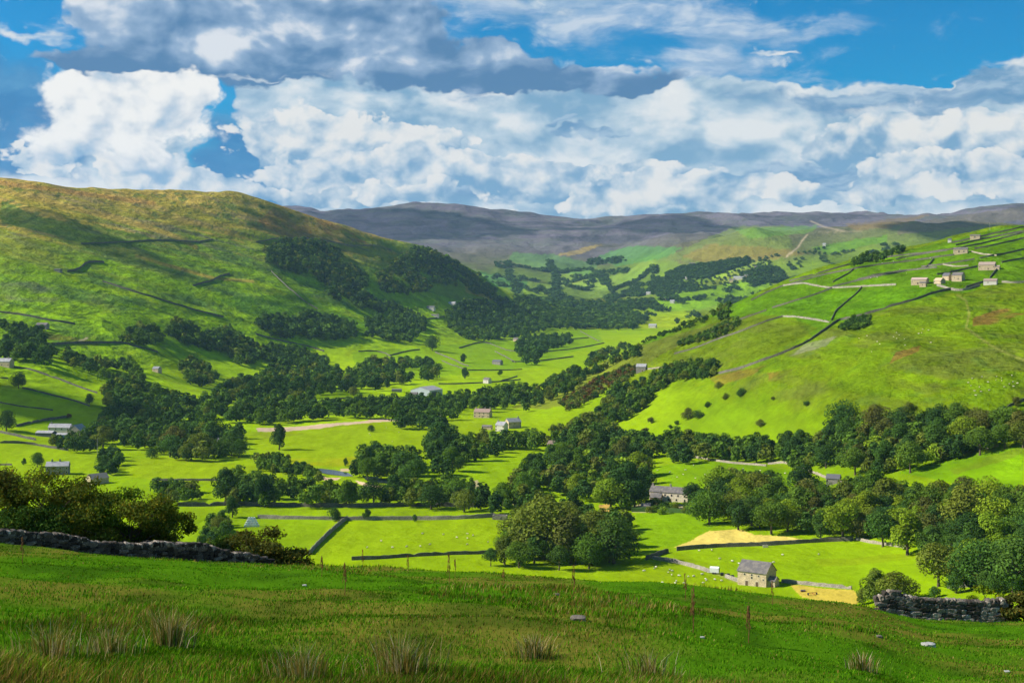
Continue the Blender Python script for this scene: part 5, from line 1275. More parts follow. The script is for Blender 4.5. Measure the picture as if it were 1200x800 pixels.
building('white_house', 'bright white house above the middle hedge', 'house', 588, 505, 8, 7, 5.2, 2.6, -30, WHITEW, SLATE_L, W2(2, 3.4) + W2(2, .9), (), (-.9,), dmin=900, dmax=1700)
building('stone_house', 'stone house with a pale roof right of the bright white house', 'house', 601, 501, 12, 7, 5.2, 2.8, 30, STONE, SLATE_L, W2(3, 3.2), (), (.9,), dmin=900, dmax=1700)
building('garden_outbuilding', 'low ochre outbuilding left of the bright white house', 'shed', 571, 503, 8, 4, 2.4, 1.2, -20, STONE, SLATE, W2(1), dmin=900, dmax=1700)
building('field_barn', 'small pale barn beside the straight far valley wall', 'barn', 571, 449, 8.5, 6, 4.6, 2.4, -40, WHITEW, SLATE, [(.2, 2, .8, .8)], dmin=1400, dmax=2500)
building('field_barn', 'grey barn in the far valley field under the wood', 'barn', 583, 427, 15, 7, 4.4, 2.6, -35, STONE_G, SLATE_D, [(-.4, 2, .9, .9)], dmin=1700, dmax=3000)
building('field_barn', 'small brown barn at the foot of the far wood', 'barn', 605, 400, 11, 7, 4.4, 2.8, -35, STONE, SLATE, [(-.4, 2, .9, .9)], dmin=1900, dmax=3200)
building('hillside_house', 'left white house on the ledge above the small bright field', 'house', 505, 363, 16, 8, 4.6, 3, -20, WHITEW, SLATE_D, W2(3, 1), (), (.9,), dmin=1900, dmax=3600)
building('hillside_house', 'right house on the ledge above the small bright field', 'house', 530, 358, 15, 8, 5, 3, -20, WHITEW, SLATE_L, W2(3, 1), (), (.9,), dmin=1900, dmax=3600)
building('garden_cottage', 'low white cottage just below the two ledge houses', 'cottage', 510, 371, 15, 6, 3, 2, -10, WHITEW, SLATE, W2(2, .6), dmin=1900, dmax=3600)
# left farm and houses
building('farmhouse', 'white-fronted farmhouse with grey roof above the left great wood', 'farmhouse', 71, 507, 17, 7, 4.4, 2.6, -6, WHITEW, SLATE_L, W2(4, 2.8, .8, .9), (), (-.9,), dmin=700, dmax=1500)
building('gabled_barn', 'barn with its stone gable facing front beside the white-fronted farmhouse', 'barn', 91, 510, 12, 11, 4.2, 4.2, 78, STONE_G, SLATE_L, [(.1, 2.4, .8, .8)], dmin=700, dmax=1500)
b = building('farm_shed', 'low open shed with pale roof at the left end of the left farm', 'shed', 54, 511, 13, 8, 2.8, 1.4, -8, SLATE_D, SLATE_L, dmin=700, dmax=1500)
building('farm_shed', 'low shed with blue front in the left farmyard', 'shed', 73, 513, 9, 5, 2.6, 1.0, -10, plain_mat('blue sheet', (.08, .22, .42), .1, 1), SLATE_L, dmin=700, dmax=1500)
building('chimneyed_house', 'grey stone house with two tall chimneys in the bright left field', 'house', 68, 555, 13.5, 7, 5.2, 2.4, 8, STONE_G, SLATE_L, W2(4, 3.2) + W2(3, .9), [(.0, 1, 2)], (-.55, .2), dmin=500, dmax=1300)
building('outbuilding', 'pale roofed outbuilding under the tree right of the chimneyed house', 'barn', 114, 566, 12, 6, 3.2, 2.6, 50, STONE, plain_mat('pinkish slate', (.45, .34, .28), .12, 1.2), dmin=500, dmax=1300)
building('stone_house', 'stone house at the left edge under the big trees', 'house', 5, 429, 16, 8, 4.6, 3, -14, STONE, SLATE_L, W2(3, 1), (), (.6,), dmin=900, dmax=2000)
building('field_barn', 'tiny lone barn on the slope among the left hedgerow trees', 'barn', 184, 436, 8.5, 6, 4, 2.2, -28, STONE, SLATE_L, [(-.3, 2, .8, .8)], dmin=900, dmax=2100)
building('hill_barn', 'small dark-roofed building on the upper left belt of trees', 'barn', 50, 384, 13, 7, 3.4, 2.4, -10, STONE_G, SLATE, W2(2), dmin=1000, dmax=2200)
building('field_barn', 'brown-fronted barn half buried in the near edge of the great wood', 'barn', 265, 524, 12, 6, 4.6, 2.2, -6, STONE_G, SLATE_D, W2(2, 2), dmin=700, dmax=1600)
building('ruined_fold', 'tiny ruined fold on the open left hillside', 'ruin', 68, 318, 9, 7, 2.6, .8, -10, STONE_G, SLATE_D, dmin=1500, dmax=3200)
# the ruined barns on the right hill
RHB = dict(dmin=900, dmax=1700, sc=.86)
building('hill_barn', 'long pink-roofed hill barn at the left of the ruins', 'barn', 1078, 333, 15, 9, 4.4, 2.0, -32, STONE, plain_mat('pinkish stone slate', (.45, .33, .28), .12, 1.2), W2(2, 2, .8, .8), [(-.1, 1.4, 2)], **RHB)
building('stone_lean_to', 'square stone lean-to in front of the long pink-roofed barn', 'shed', 1082, 336, 6, 5, 3.8, 1.2, -32, STONE, SLATE, [(0, 1.4, .8, .8)], **RHB)
building('ruined_barn', 'roofless broken barn between the long barn and the tall barn', 'ruin', 1101, 332, 9, 6, 3.0, 2.2, -60, STONE, STONE, W2(2, 1), **RHB)
building('ruined_barn', 'small ruined gable left of the tall stone barn', 'ruin', 1110, 328, 7, 6, 4.2, 2.6, -50, STONE, SLATE_D, W2(1, 1.5), **RHB)
building('hill_barn', 'tall stone barn at the right end of the ruins', 'barn', 1123, 329, 10, 9, 5.4, 2.8, -38, STONE, SLATE, [(-.4, 2.6, .8, .8), (.3, 1, .9, 1.6)], **RHB)
building('hill_barn', 'two-part stone barn above the ruins', 'barn', 1157, 316, 16, 8, 4.8, 3.0, -30, STONE, plain_mat('brownish stone slate', (.32, .25, .20), .14, 1.2), W2(2, 2.4, .8, .8), [(.2, 1.1, 2)], annex=(10.0, -1.5, 5, 5, 2.8, 1.4), **RHB)
building('hill_barn', 'small white-fronted barn lowest on the right hill', 'barn', 1161, 333, 12, 7, 3.0, 2.2, -30, WHITEW, plain_mat('brown stone slate', (.28, .22, .18), .14, 1.2), [(-.3, 1.2, .8, .8)], **RHB)
building('hill_barn', 'lone barn on the pale wall high in the hill fields', 'barn', 1126, 297, 15, 7, 4.6, 1.8, -26, STONE, SLATE, [(-.2, 1, 1.2, 2.2), (.5, 1, 1, 1.8)], **RHB)
building('hill_ruin', 'ruined building on the skyline of the hill fields', 'ruin', 1143, 280, 11, 7, 3.8, 1.2, -26, STONE, SLATE, [(0, 1, 1.2, 2)], **RHB)
building('field_hut', 'tiny pale hut with a dark side near the hill skyline', 'hut', 1113, 284, 4, 4, 3.2, 1.2, -26, WHITEW, SLATE_D, **RHB)
FB = dict(dmin=3300, dmax=7000)
for (x, y, l, k, c, m) in [(866, 327, 30, 'village_house', 'largest pale house of the far hillside hamlet', WHITEW), (858, 330, 16, 'village_house', 'left house of the far hillside hamlet', STONE), (876, 325, 18, 'village_house', 'right house of the far hillside hamlet', STONE),
    (811, 311, 18, 'far_barn', 'pale barn above the long dark plantation', STONE), (805, 327, 9, 'far_barn', 'tiny white barn under the long dark plantation', WHITEW), (788, 355, 12, 'far_barn', 'small white barn on the far green fields above the river woods', WHITEW),
    (760, 345, 13, 'far_barn', 'whitish barn left of the far green fields', WHITEW), (743, 338, 11, 'far_barn', 'white barn highest on the left of the far fields', WHITEW), (966, 288, 9, 'far_barn', 'white barn on the distant strip field', WHITEW),
    (765, 384, 16, 'far_house', 'white house at the foot of the dark valley wood', WHITEW), (698, 376, 14, 'far_house', 'white house peeping from the dark valley wood', WHITEW), (886, 315, 9, 'far_barn', 'tiny barn right of the long dark plantation', STONE), (780, 352, 12, 'far_barn', 'stone barn beside the small white barn of the far fields', STONE)]:
    building(k, c, 'house' if 'house' in k else 'barn', x, y, l, 9, 5.0, 3.2, -20, m, SLATE_L if m is WHITEW else SLATE, W2(2, 1.2, 1.2, 1.4), sc=1.15, **(FB if y < 370 and x not in (698,) else dict(dmin=1800, dmax=5000)))

# ------------------------------------------------------------------ water
def water_mat():
    m, nt, b = new_mat('river water'); b.inputs['Base Color'].default_value = (.02, .035, .045, 1); b.inputs['Roughness'].default_value = .08; b.inputs['Specular IOR Level'].default_value = .5
    g = nt.nodes.new('ShaderNodeNewGeometry'); bump(nt, b, noise(g.outputs['Position'], .8, 4, .6), .25, .1); return m
WATER = water_mat()
def sheet(name, poly, mat, lift, dmin, dmax):
    P = [at(x, y, dmin, dmax) for x, y in poly]
    zc = max(p.z for p in P) + lift
    c = sum(P, Vector()) / len(P)
    V = [(c.x, c.y, zc)] + [(p.x, p.y, zc) for p in P]
    n = len(P); T = [(0, 1 + i, 1 + (i + 1) % n) for i in range(n)]
    o = mesh_obj(name, np.array(V), None, T, mat=mat); tag(o, kind='structure'); return o
for poly in ([(366, 549), (376, 549), (392, 551), (408, 554), (414, 558), (404, 558), (384, 556), (370, 553)], [(424, 558), (440, 559), (455, 563), (470, 565), (466, 568), (446, 566), (428, 563)],
             [(684, 625), (700, 628), (708, 634), (700, 640), (688, 634)]):
    sheet('river', poly, WATER, .10, 450, 1500)

# ------------------------------------------------------------------ sheep
def sheep_mesh():
    bm = bmesh.new()
    def tub(pts, rad, n=8):
        rings = []
        for i, p in enumerate(pts):
            p = Vector(p); d = (Vector(pts[min(i + 1, len(pts) - 1)]) - Vector(pts[max(i - 1, 0)])).normalized(); a = d.orthogonal().normalized(); b2 = d.cross(a)
            rings.append([bm.verts.new(p + (a * math.cos(2 * math.pi * k / n) + b2 * math.sin(2 * math.pi * k / n)) * rad[i]) for k in range(n)])
        for r0, r1 in zip(rings[:-1], rings[1:]):
            for k in range(n): bm.faces.new((r0[k], r0[(k + 1) % n], r1[(k + 1) % n], r1[k]))
        bm.faces.new(rings[0][::-1]); bm.faces.new(rings[-1])
    tub([(-.62, 0, .62), (-.55, 0, .64), (-.3, 0, .64), (0, 0, .62), (.3, 0, .66), (.5, 0, .70), (.62, 0, .66), (.72, 0, .50), (.80, 0, .34), (.86, 0, .24)], [.06, .22, .30, .31, .29, .22, .15, .11, .09, .04], 10)
    nb = len(bm.faces)
    for sx, sy in ((-.42, .14), (-.42, -.14), (.36, .13), (.36, -.13)): tub([(sx, sy, .5), (sx + .02, sy, .28), (sx - .01, sy, 0)], [.09, .045, .035], 6)
    for s in (1, -1): tub([(.72, s * .07, .5), (.70, s * .17, .47)], [.035, .015], 5)
    me = bpy.data.meshes.new('sheep'); bm.to_mesh(me); bm.free()
    for p in me.polygons: p.use_smooth = True; p.material_index = 1 if p.index >= nb or p.center[0] > .74 else 0
    me.materials.append(plain_mat('wool', (.58, .54, .46), .08, 6)); me.materials.append(plain_mat('sheep face', (.12, .11, .10), .1, 3))
    return me
SHEEP = sheep_mesh()
def flock(n, poly, group, where, seed, dmin, dmax, sc=1.0):
    rng = random.Random(seed); xs = [p[0] for p in poly]; ys = [p[1] for p in poly]; got = []
    t = 0
    while len(got) < n and t < 4000:
        t += 1; x = rng.uniform(min(xs), max(xs)); y = rng.uniform(min(ys), max(ys))
        if pip(x, y, poly) and all(abs(a - x) + 3 * abs(b - y) > 6 for a, b in got): got.append((x, y))
    got.sort()
    ORDS = 'leftmost|second|third|fourth|fifth|sixth|seventh|eighth|ninth|tenth|eleventh|twelfth|thirteenth|fourteenth|fifteenth|sixteenth|seventeenth|eighteenth|nineteenth|twentieth|twenty-first|twenty-second|twenty-third|twenty-fourth|twenty-fifth|twenty-sixth'.split('|')
    for i, (x, y) in enumerate(got):
        p = at(x, y, dmin, dmax); o = bpy.data.objects.new('sheep', SHEEP); COL.objects.link(o); o.location = (p.x, p.y, ground(p.x, p.y)); o.rotation_euler = (0, 0, rng.uniform(0, 6.28)); s = rng.uniform(.78, .98); o.scale = (s,) * 3
        tag(o, ('leftmost white sheep ' if i == 0 else 'rightmost white sheep ' if i == len(got) - 1 else f'{ORDS[i]} white sheep from the left ') + where, 'sheep', group)
flock(24, [(765, 552), (815, 545), (890, 548), (930, 556), (900, 566), (870, 572), (800, 570)], 'sheep in the walled field under the tree row', 'in the walled field under the tree row', 1, 500, 1200, 1.25)
flock(20, [(725, 665), (790, 662), (860, 683), (800, 686), (725, 683)], 'sheep behind the brow left of the stone barn', 'behind the brow left of the stone barn', 2, 350, 900, 1.1)
flock(20, [(1120, 445), (1190, 438), (1195, 455), (1140, 465)], 'sheep on the open slope at the right edge', 'on the open slope at the right edge', 3, 500, 1600, 1.0)
flock(16, [(1000, 395), (1090, 385), (1100, 402), (1020, 415)], 'sheep under the long hillside wall', 'under the long hillside wall', 4, 700, 1700, 1.0)
flock(12, [(1040, 300), (1100, 300), (1060, 325), (1000, 328)], 'sheep in the walled green hill fields', 'in the walled green hill fields', 5, 900, 1700, 1.3)
flock(14, [(415, 625), (580, 618), (580, 640), (420, 648)], 'sheep in the nearest bright valley field', 'in the nearest bright valley field', 6, 400, 1200, 1.0)
flock(8, [(430, 502), (500, 498), (490, 520), (430, 522)], 'sheep in the rounded middle field', 'in the rounded middle field', 7, 800, 1700, 1.3)
flock(8, [(815, 640), (1020, 645), (1040, 660), (830, 662)], 'sheep behind the stone barn', 'in the field behind the stone barn', 8, 350, 1000, 1.0)

# ------------------------------------------------------------------ farm things
def at_obj(name, label, cat, px, row, rot=0, dmin=300, dmax=1500, group=None):
    p = at(px, row, dmin, dmax); e = bpy.data.objects.new(name, None); COL.objects.link(e); e.location = (p.x, p.y, ground(p.x, p.y)); e.rotation_euler = (0, 0, math.radians(rot)); tag(e, label, cat, group); return e
def cyl(name, mat, parent, c, r_, h, axis='x', n=14):
    a = Vector({'x': (1, 0, 0), 'y': (0, 1, 0), 'z': (0, 0, 1)}[axis]); c = Vector(c)
    V, Q = tube([c - a * h / 2, c - a * h / 2 * .999, c + a * h / 2 * .999, c + a * h / 2], [r_ * .3, r_, r_, r_ * .3], n)
    return mesh_obj(name, np.array([tuple(v) for v in V]), Q, mat=mat, parent=parent)
WHITEP = plain_mat('white sheeting', (.80, .80, .78), .05, 1, rough=.5, spec=.3); BLACKP = plain_mat('black plastic', (.02, .02, .022), .1, 2, rough=.3, spec=.5); RUBBER = plain_mat('tyre rubber', (.03, .03, .03), .1, 3)
t = at_obj('stock_trailer', 'white boxy trailer parked on the lane left of the stone barn', 'trailer', 838, 672, -18)
mbox('body', WHITEP, t, (-2.0, 1.6, -1.0, 1.0, .6, 2.4)); 
mesh_obj('roof', np.array([(-2.05, -1.05, 2.42), (1.65, -1.05, 2.42), (1.65, 1.05, 2.42), (-2.05, 1.05, 2.42), (-1.9, 0, 2.95), (1.5, 0, 2.95)]), [(0, 1, 5, 4), (2, 3, 4, 5)], [(1, 2, 5), (3, 0, 4)], mat=WHITEP, parent=t)
mbox('tailgate', SLATE_D, t, (1.6, 1.66, -.95, .95, .62, 2.35)); mbox('drawbar', METAL, t, (-3.2, -2.0, -.08, .08, .5, .65))
for s in (-1.08, 1.08):
    for x in (-.6, .3): cyl('wheel', RUBBER, t, (x, s, .36), .36, .22, 'y')
for i, (dx, dy, w_) in enumerate([(0, 0, 'left'), (7, 1.2, 'middle'), (12, 3, 'right')]):
    e = at_obj('wrapped_bale', f'{w_} black wrapped bale lying between the white trailer and the barn', 'bale', 846 + dx, 674 + dy, 20 * i, group='black bales between trailer and barn')
    cyl('wrap', BLACKP, e, (0, 0, .62), .64, 1.2, 'x', 18)
k = 0
for r_i, n in enumerate((6, 5, 4, 3)):
    for j in range(n):
        e = at_obj('wrapped_bale', ['whitish', 'pale blue', 'light grey'][k % 3] + ' wrapped bale in the lane-end heap, ' + ['bottom', 'second', 'third', 'top'][r_i] + ' row, ' + ['leftmost', 'second from left', 'third from left', 'fourth from left', 'fifth from left', 'rightmost'][j if j < n - 1 else 5], 'bale', 295, 617, 10, dmin=400, group='heap of wrapped bales')
        cyl('wrap', plain_mat('pale wrap', [(.75, .78, .78), (.55, .66, .74), (.62, .64, .66)][k % 3], .1, 2, rough=.4, spec=.4), e, ((j - (n - 1) / 2) * 1.25, r_i * .5, .62 + r_i * 1.08), .62, 1.15, 'y', 16); k += 1
t = at_obj('water_trough', 'small pale water trough against the dark wall of the yellow field', 'trough', 897, 641, -5)
mbox('tank', PALESTONE, t, (-1.1, 1.1, -.5, -.38, 0, 1.0), (-1.1, 1.1, .38, .5, 0, 1.0), (-1.1, -.98, -.38, .38, 0, 1.0), (.98, 1.1, -.38, .38, 0, 1.0), (-.98, .98, -.38, .38, 0, .15)); mbox('water', WATER, t, (-.98, .98, -.38, .38, .15, .85))
t = at_obj('hay_rake', 'rusty red hay rake standing in the cut field right of the barn', 'farm machine', 952, 697, 15, group=None)
mbox('frame', REDPAINT, t, (-1.6, 1.6, -.07, .07, .85, 1.0), (-.08, .08, -1.8, .07, .6, .75), (-1.6, -1.45, -.07, .07, .5, .9), (1.45, 1.6, -.07, .07, .5, .9))
for s in (-1.7, 1.7): cyl('wheel', RUBBER, t, (s, 0, .5), .5, .18, 'x')
mbox('tine_bar', REDPAINT, t, *[(-1.35 + i * .3, -1.32 + i * .3, .1, .14, .05, .9) for i in range(10)])
t = at_obj('field_roller', 'small dark roller left of the red hay rake', 'farm machine', 941, 693, 0)
cyl('drum', SLATE_D, t, (0, 0, .4), .4, 1.7, 'x'); mbox('frame', REDPAINT, t, (-1, 1, -.55, -.45, .35, .45), (-1, -.9, -.5, .05, .35, .45), (.9, 1, -.5, .05, .35, .45))
t = at_obj('walled_end', 'square stone fold at the right end of the straight lane wall', 'wall', 586, 608, -8)
mbox('wall', WM_MID, t, (-3.6, 3.6, -2.2, -1.6, -1, 2.1), (-3.6, -3.0, -1.6, 2.2, -1, 2.1), (3.0, 3.6, -1.6, 2.2, -1, 2.1), (-3.0, 3.0, 1.6, 2.2, -1, 2.1))
mbox('opening_shade', SLATE_D, t, (.2, 1.2, -2.25, -2.2, .1, 1.2))  # dark slab on the wall, standing in for shade inside an opening
for (x, y, h, l) in [(114, 532, 11, 'pale telegraph pole before the great wood at the left'), (1160, 270, 9, 'thin pole on the skyline of the right hill'), (62, 428, 8, 'telegraph pole beside the bright upper left field')]:
    t = at_obj('telegraph_pole', l, 'pole', x, y, 0, dmin=650, dmax=1700)
    V, Q = tube([(0, 0, -.5), (0, 0, h)], [.16, .11], 8); mesh_obj('shaft', np.array([tuple(v) for v in V]), Q, mat=plain_mat('grey pole wood', (.34, .32, .30), .1, 2), parent=t)
    mbox('crossarm', TIMBER, t, (-.7, .7, -.06, .06, h - .6, h - .45))

# ------------------------------------------------------------------ foreground
FG = dict(dmin=13, dmax=95)
def rock(rng, s, flat=.7):
    """one irregular block, 26 faces"""
    bm = bmesh.new(); bmesh.ops.create_icosphere(bm, subdivisions=2, radius=1)
    for v in bm.verts:
        n = v.co.normalized(); k = 1 + .22 * float(vnoise(n.x * 2.3 + s * 9, n.y * 2.3 + n.z * 3.1, int(s * 100))) + .1 * rng.uniform(-1, 1)
        q = Vector((max(-.72, min(.72, n.x)), max(-.72, min(.72, n.y)), max(-.72, min(.72, n.z)))); v.co = q * k * 1.25
        v.co.z *= flat
    V = np.array([v.co[:] for v in bm.verts]); T = np.array([[v.index for v in f.verts] for f in bm.faces]); bm.free(); return V, T
def stone_run(name, label, P0, P1, h, seed, mat, bend=None, th=.62, fade=None, tm=1.0):
    """a dry stone wall laid stone by stone along the ground from P0 to P1 (world x, y)"""
    rng = random.Random(seed); Vs = []; Ts = []; o = 0; rocks = [rock(rng, .1 + .13 * i, .95) for i in range(7)]
    L_ = math.hypot(P1[0] - P0[0], P1[1] - P0[1]); ux, uy = (P1[0] - P0[0]) / L_, (P1[1] - P0[1]) / L_
    def put(s, off, zc, lx, ly, lz, tilt=0.0):
        nonlocal o
        b = bend(s / L_) if bend else 0
        x = P0[0] + ux * s - uy * (off + b); y = P0[1] + uy * s + ux * (off + b)
        g = ground(P0[0] + ux * s - uy * b, P0[1] + uy * s + ux * b)
        V, T = rocks[rng.randrange(7)]; V = V * np.array([lx, ly, lz]) * .5 * 1.1
        a = rng.uniform(-.12, .12); ca, sa = math.cos(a), math.sin(a); V = np.stack([V[:, 0] * ca - V[:, 2] * sa, V[:, 1], V[:, 0] * sa + V[:, 2] * ca], 1)
        if tilt: ct, st = math.cos(tilt), math.sin(tilt); V = np.stack([V[:, 0] * ct - V[:, 2] * st, V[:, 1], V[:, 0] * st + V[:, 2] * ct], 1)
        W = np.stack([x + V[:, 0] * ux - V[:, 1] * uy, y + V[:, 0] * uy + V[:, 1] * ux, g + zc + V[:, 2]], 1)
        Vs.append(W); Ts.append(T + o); o += len(W)
    nc = int(h / .21) + 2
    for c in range(-1, nc):
        z0 = c * .21 + .08; t = th * (1 - .35 * c / nc)
        for side in (-1, 1):
            s = rng.uniform(0, .3)
            while s < L_:
                l = rng.uniform(.20, .62); hh = h * (fade(s / L_) if fade else 1) * (1 + .10 * math.sin(s * .9 + seed) + .06 * math.sin(s * 2.3))
                if z0 < hh + .12: put(s + l / 2, side * t * .32, z0, l, t * .55, .24 * rng.uniform(.75, 1.3))
                s += l * .96
    ncourse = len(Vs)
    s = 0
    while s < L_:
        l = rng.uniform(.10, .24); hh = h * (fade(s / L_) if fade else 1) * (1 + .10 * math.sin(s * .9 + seed) + .06 * math.sin(s * 2.3))
        if hh > .3 and rng.random() > .04: put(s + l / 2, rng.uniform(-.05, .05), hh + .05, l, .50, rng.uniform(.24, .38), rng.uniform(-.35, .35))
        s += l
    V = np.vstack(Vs); c0 = Vector(V.mean(0)); T = np.vstack(Ts)
    # each stone its own tone, cope stones lighter than the courses
    nst = len(Vs); tones = np.array([[rng.choice([.18, .28, .4, .6, .9]) * (tm if i < ncourse else 1.9)] * 3 for i in range(nst)])
    C = np.repeat(tones, [len(v) for v in Vs], 0)
    ob = mesh_obj(name, V - np.array(c0), None, T, mat=mat, colors=C, cname='tone'); ob.location = c0
    tag(ob, label, 'wall', kind='thing'); return ob
def near_stone():
    m, nt, b = new_mat('lichened stone'); a = nt.nodes.new('ShaderNodeAttribute'); a.attribute_name = 'tone'
    g = nt.nodes.new('ShaderNodeNewGeometry'); n = noise(g.outputs['Position'], 5.0, 5, .7); n2 = noise(g.outputs['Position'], 13.0, 4, .7)
    c = mixc(sstep(.5, .62, n), (.17, .135, .10), (.27, .23, .17)); c = mixc(sstep(.57, .64, n2), c, (.52, .49, .40))
    nt.links.new(mixc(1.0, c, a.outputs['Color'], 'MULTIPLY'), b.inputs['Base Color']); bump(nt, b, n2, .6, .05); return m
NSTONE = near_stone()
def wxy(px, D): return (D * (px - 600) / FPX, D)
stone_run('dry_stone_wall', 'pale-topped foreground stone wall at the left under the hawthorn trees', wxy(-70, 66), wxy(312, 79), .80, 3, NSTONE, fade=lambda t: 1 - .25 * sm(.7, 1.0, t))
stone_run('dry_stone_wall', 'dark rough foreground stone wall standing at the right of the brow', wxy(1024, 68), wxy(1176, 68), .92, 8, NSTONE, fade=lambda t: .62 + .38 * float(sm(0, .10, t)), tm=1.9)

# hawthorns beside the walls
def thorn(px, D, H, W, seed, tone, label, nleaf=15000, low=.16, sink=.1, nl=30, size=.15, name='hawthorn_tree', cat='tree'):
    rng = np.random.default_rng(seed)
    x, y = wxy(px, D)
    root = bpy.data.objects.new(name, None); COL.objects.link(root); root.location = (x, y, ground(x, y) - sink); tag(root, label, cat)
    th = rng.uniform(0, 2 * math.pi, nl); rr = np.sqrt(rng.uniform(0, 1, nl)) * W * .92; zz = H * (low + (1 - low) * rng.uniform(.12, .95, nl)); zz = zz * (1 - .35 * (rr / W) ** 2) + .05 * H
    C = np.stack([np.cos(th) * rr, np.sin(th) * rr, zz], 1); C[:, 0] += (zz - H * .4) * .16; rad = W * rng.uniform(.17, .33, nl)
    k = rng.choice(nl, nleaf, p=rad ** 2 / (rad ** 2).sum()); d = rng.normal(size=(nleaf, 3)); d /= np.linalg.norm(d, axis=1, keepdims=True)
    P = C[k] + d * (rad[k] * rng.uniform(.1, 1.15, nleaf) ** .7)[:, None] * np.array([1.25, 1.25, .62]); P[:, 2] = np.maximum(P[:, 2], .1)
    N = d + rng.normal(size=(nleaf, 3)) * .8 + np.array([0, 0, .3])
    tn = (.8 + .4 * rng.random(nl))[k] * rng.uniform(.6, 1.4, nleaf)
    v = quads_at(P, N, size, rng, .8); col = np.repeat(tn, 4)[:, None] * np.ones((1, 3))
    # some tips turn yellow and rusty
    tip = np.repeat(rng.random(nleaf) < .16, 4); col[tip] *= np.array([1.7, 1.1, .8])
    cr = mesh_obj('crown', v, np.arange(len(v)).reshape(-1, 4), mat=LEAF, colors=col, cname='leaf', parent=root); c = TONES[tone]; cr.color = (*c, 1)
    V, Q = [], []
    r0 = H * .03
    for st in range(3):
        bx = rng.normal() * .25; by = rng.normal() * .25
        v1, q1 = tube([(bx, by, -.4), (bx * 1.5, by * 1.5, H * .2), (bx * 2.5 + .1, by * 2.5, H * .42)], [r0 * 1.2, r0, r0 * .6], 7); o = len(V); V += v1; Q += [tuple(i + o for i in f) for f in q1]
        for j in range(st, nl, 3):
            s = Vector((bx * 1.5, by * 1.5, H * .2)).lerp(Vector((bx * 2.5 + .1, by * 2.5, H * .42)), rng.uniform(0, 1)); c2 = Vector(C[j]); mid = s.lerp(c2, .5) + Vector((rng.normal() * .12, rng.normal() * .12, H * .03))
            v1, q1 = tube([s, mid, c2, c2 + (c2 - mid) * .5], [r0 * .42, r0 * .26, r0 * .13, r0 * .04], 5); o = len(V); V += v1; Q += [tuple(i + o for i in f) for f in q1]
    mesh_obj('trunk', np.array([tuple(p) for p in V]), Q, mat=BARK, smooth=True, parent=root)
thorn(-22, 80, 4.7, 2.9, 1, 'brownish green', 'hawthorn tree cut off by the left edge behind the foreground wall')
thorn(66, 81, 5.2, 3.4, 2, 'olive green', 'largest olive hawthorn tree behind the foreground wall at the left', 20000, nl=36)
thorn(122, 83, 4.9, 2.6, 3, 'mid green', 'mid green hawthorn tree in the middle of the foreground thicket', 13000)
thorn(158, 82, 4.6, 2.5, 4, 'olive green', 'open-branched hawthorn with bright field showing through at the left', 9000, nl=26)
thorn(188, 83, 3.8, 2.0, 5, 'olive green', 'rightmost straggling hawthorn of the left foreground thicket', 6500, nl=20)
thorn(30, 78, 3.0, 2.3, 6, 'deep green', 'low leafy hawthorn growing against the left foreground wall', 9000, low=.02)
thorn(250, 84, 2.6, 1.9, 7, 'deep green', 'low dark bush behind the end of the left foreground wall', 7000, low=.0, name='hawthorn_bush', cat='bush')
thorn(292, 82, 3.0, 2.3, 8, 'brownish green', 'rounded dark thorn bush at the right end of the foreground wall', 11000, low=.0, name='hawthorn_bush', cat='bush')
thorn(328, 82, 2.2, 1.7, 9, 'brownish green', 'smallest thorn bush tapering off from the foreground wall end', 7000, low=.0, name='hawthorn_bush', cat='bush')
thorn(1193, 68, 1.7, 1.0, 10, 'brownish green', 'dark brown bush at the right edge beyond the wall end', 8000, low=.0, name='hawthorn_bush', cat='bush')
thorn(1150, 78, 2.7, 1.3, 11, 'yellow-green', 'thin yellow-green sapling showing above the right foreground wall', 1500, nl=12, name='hawthorn_sapling', cat='sapling')

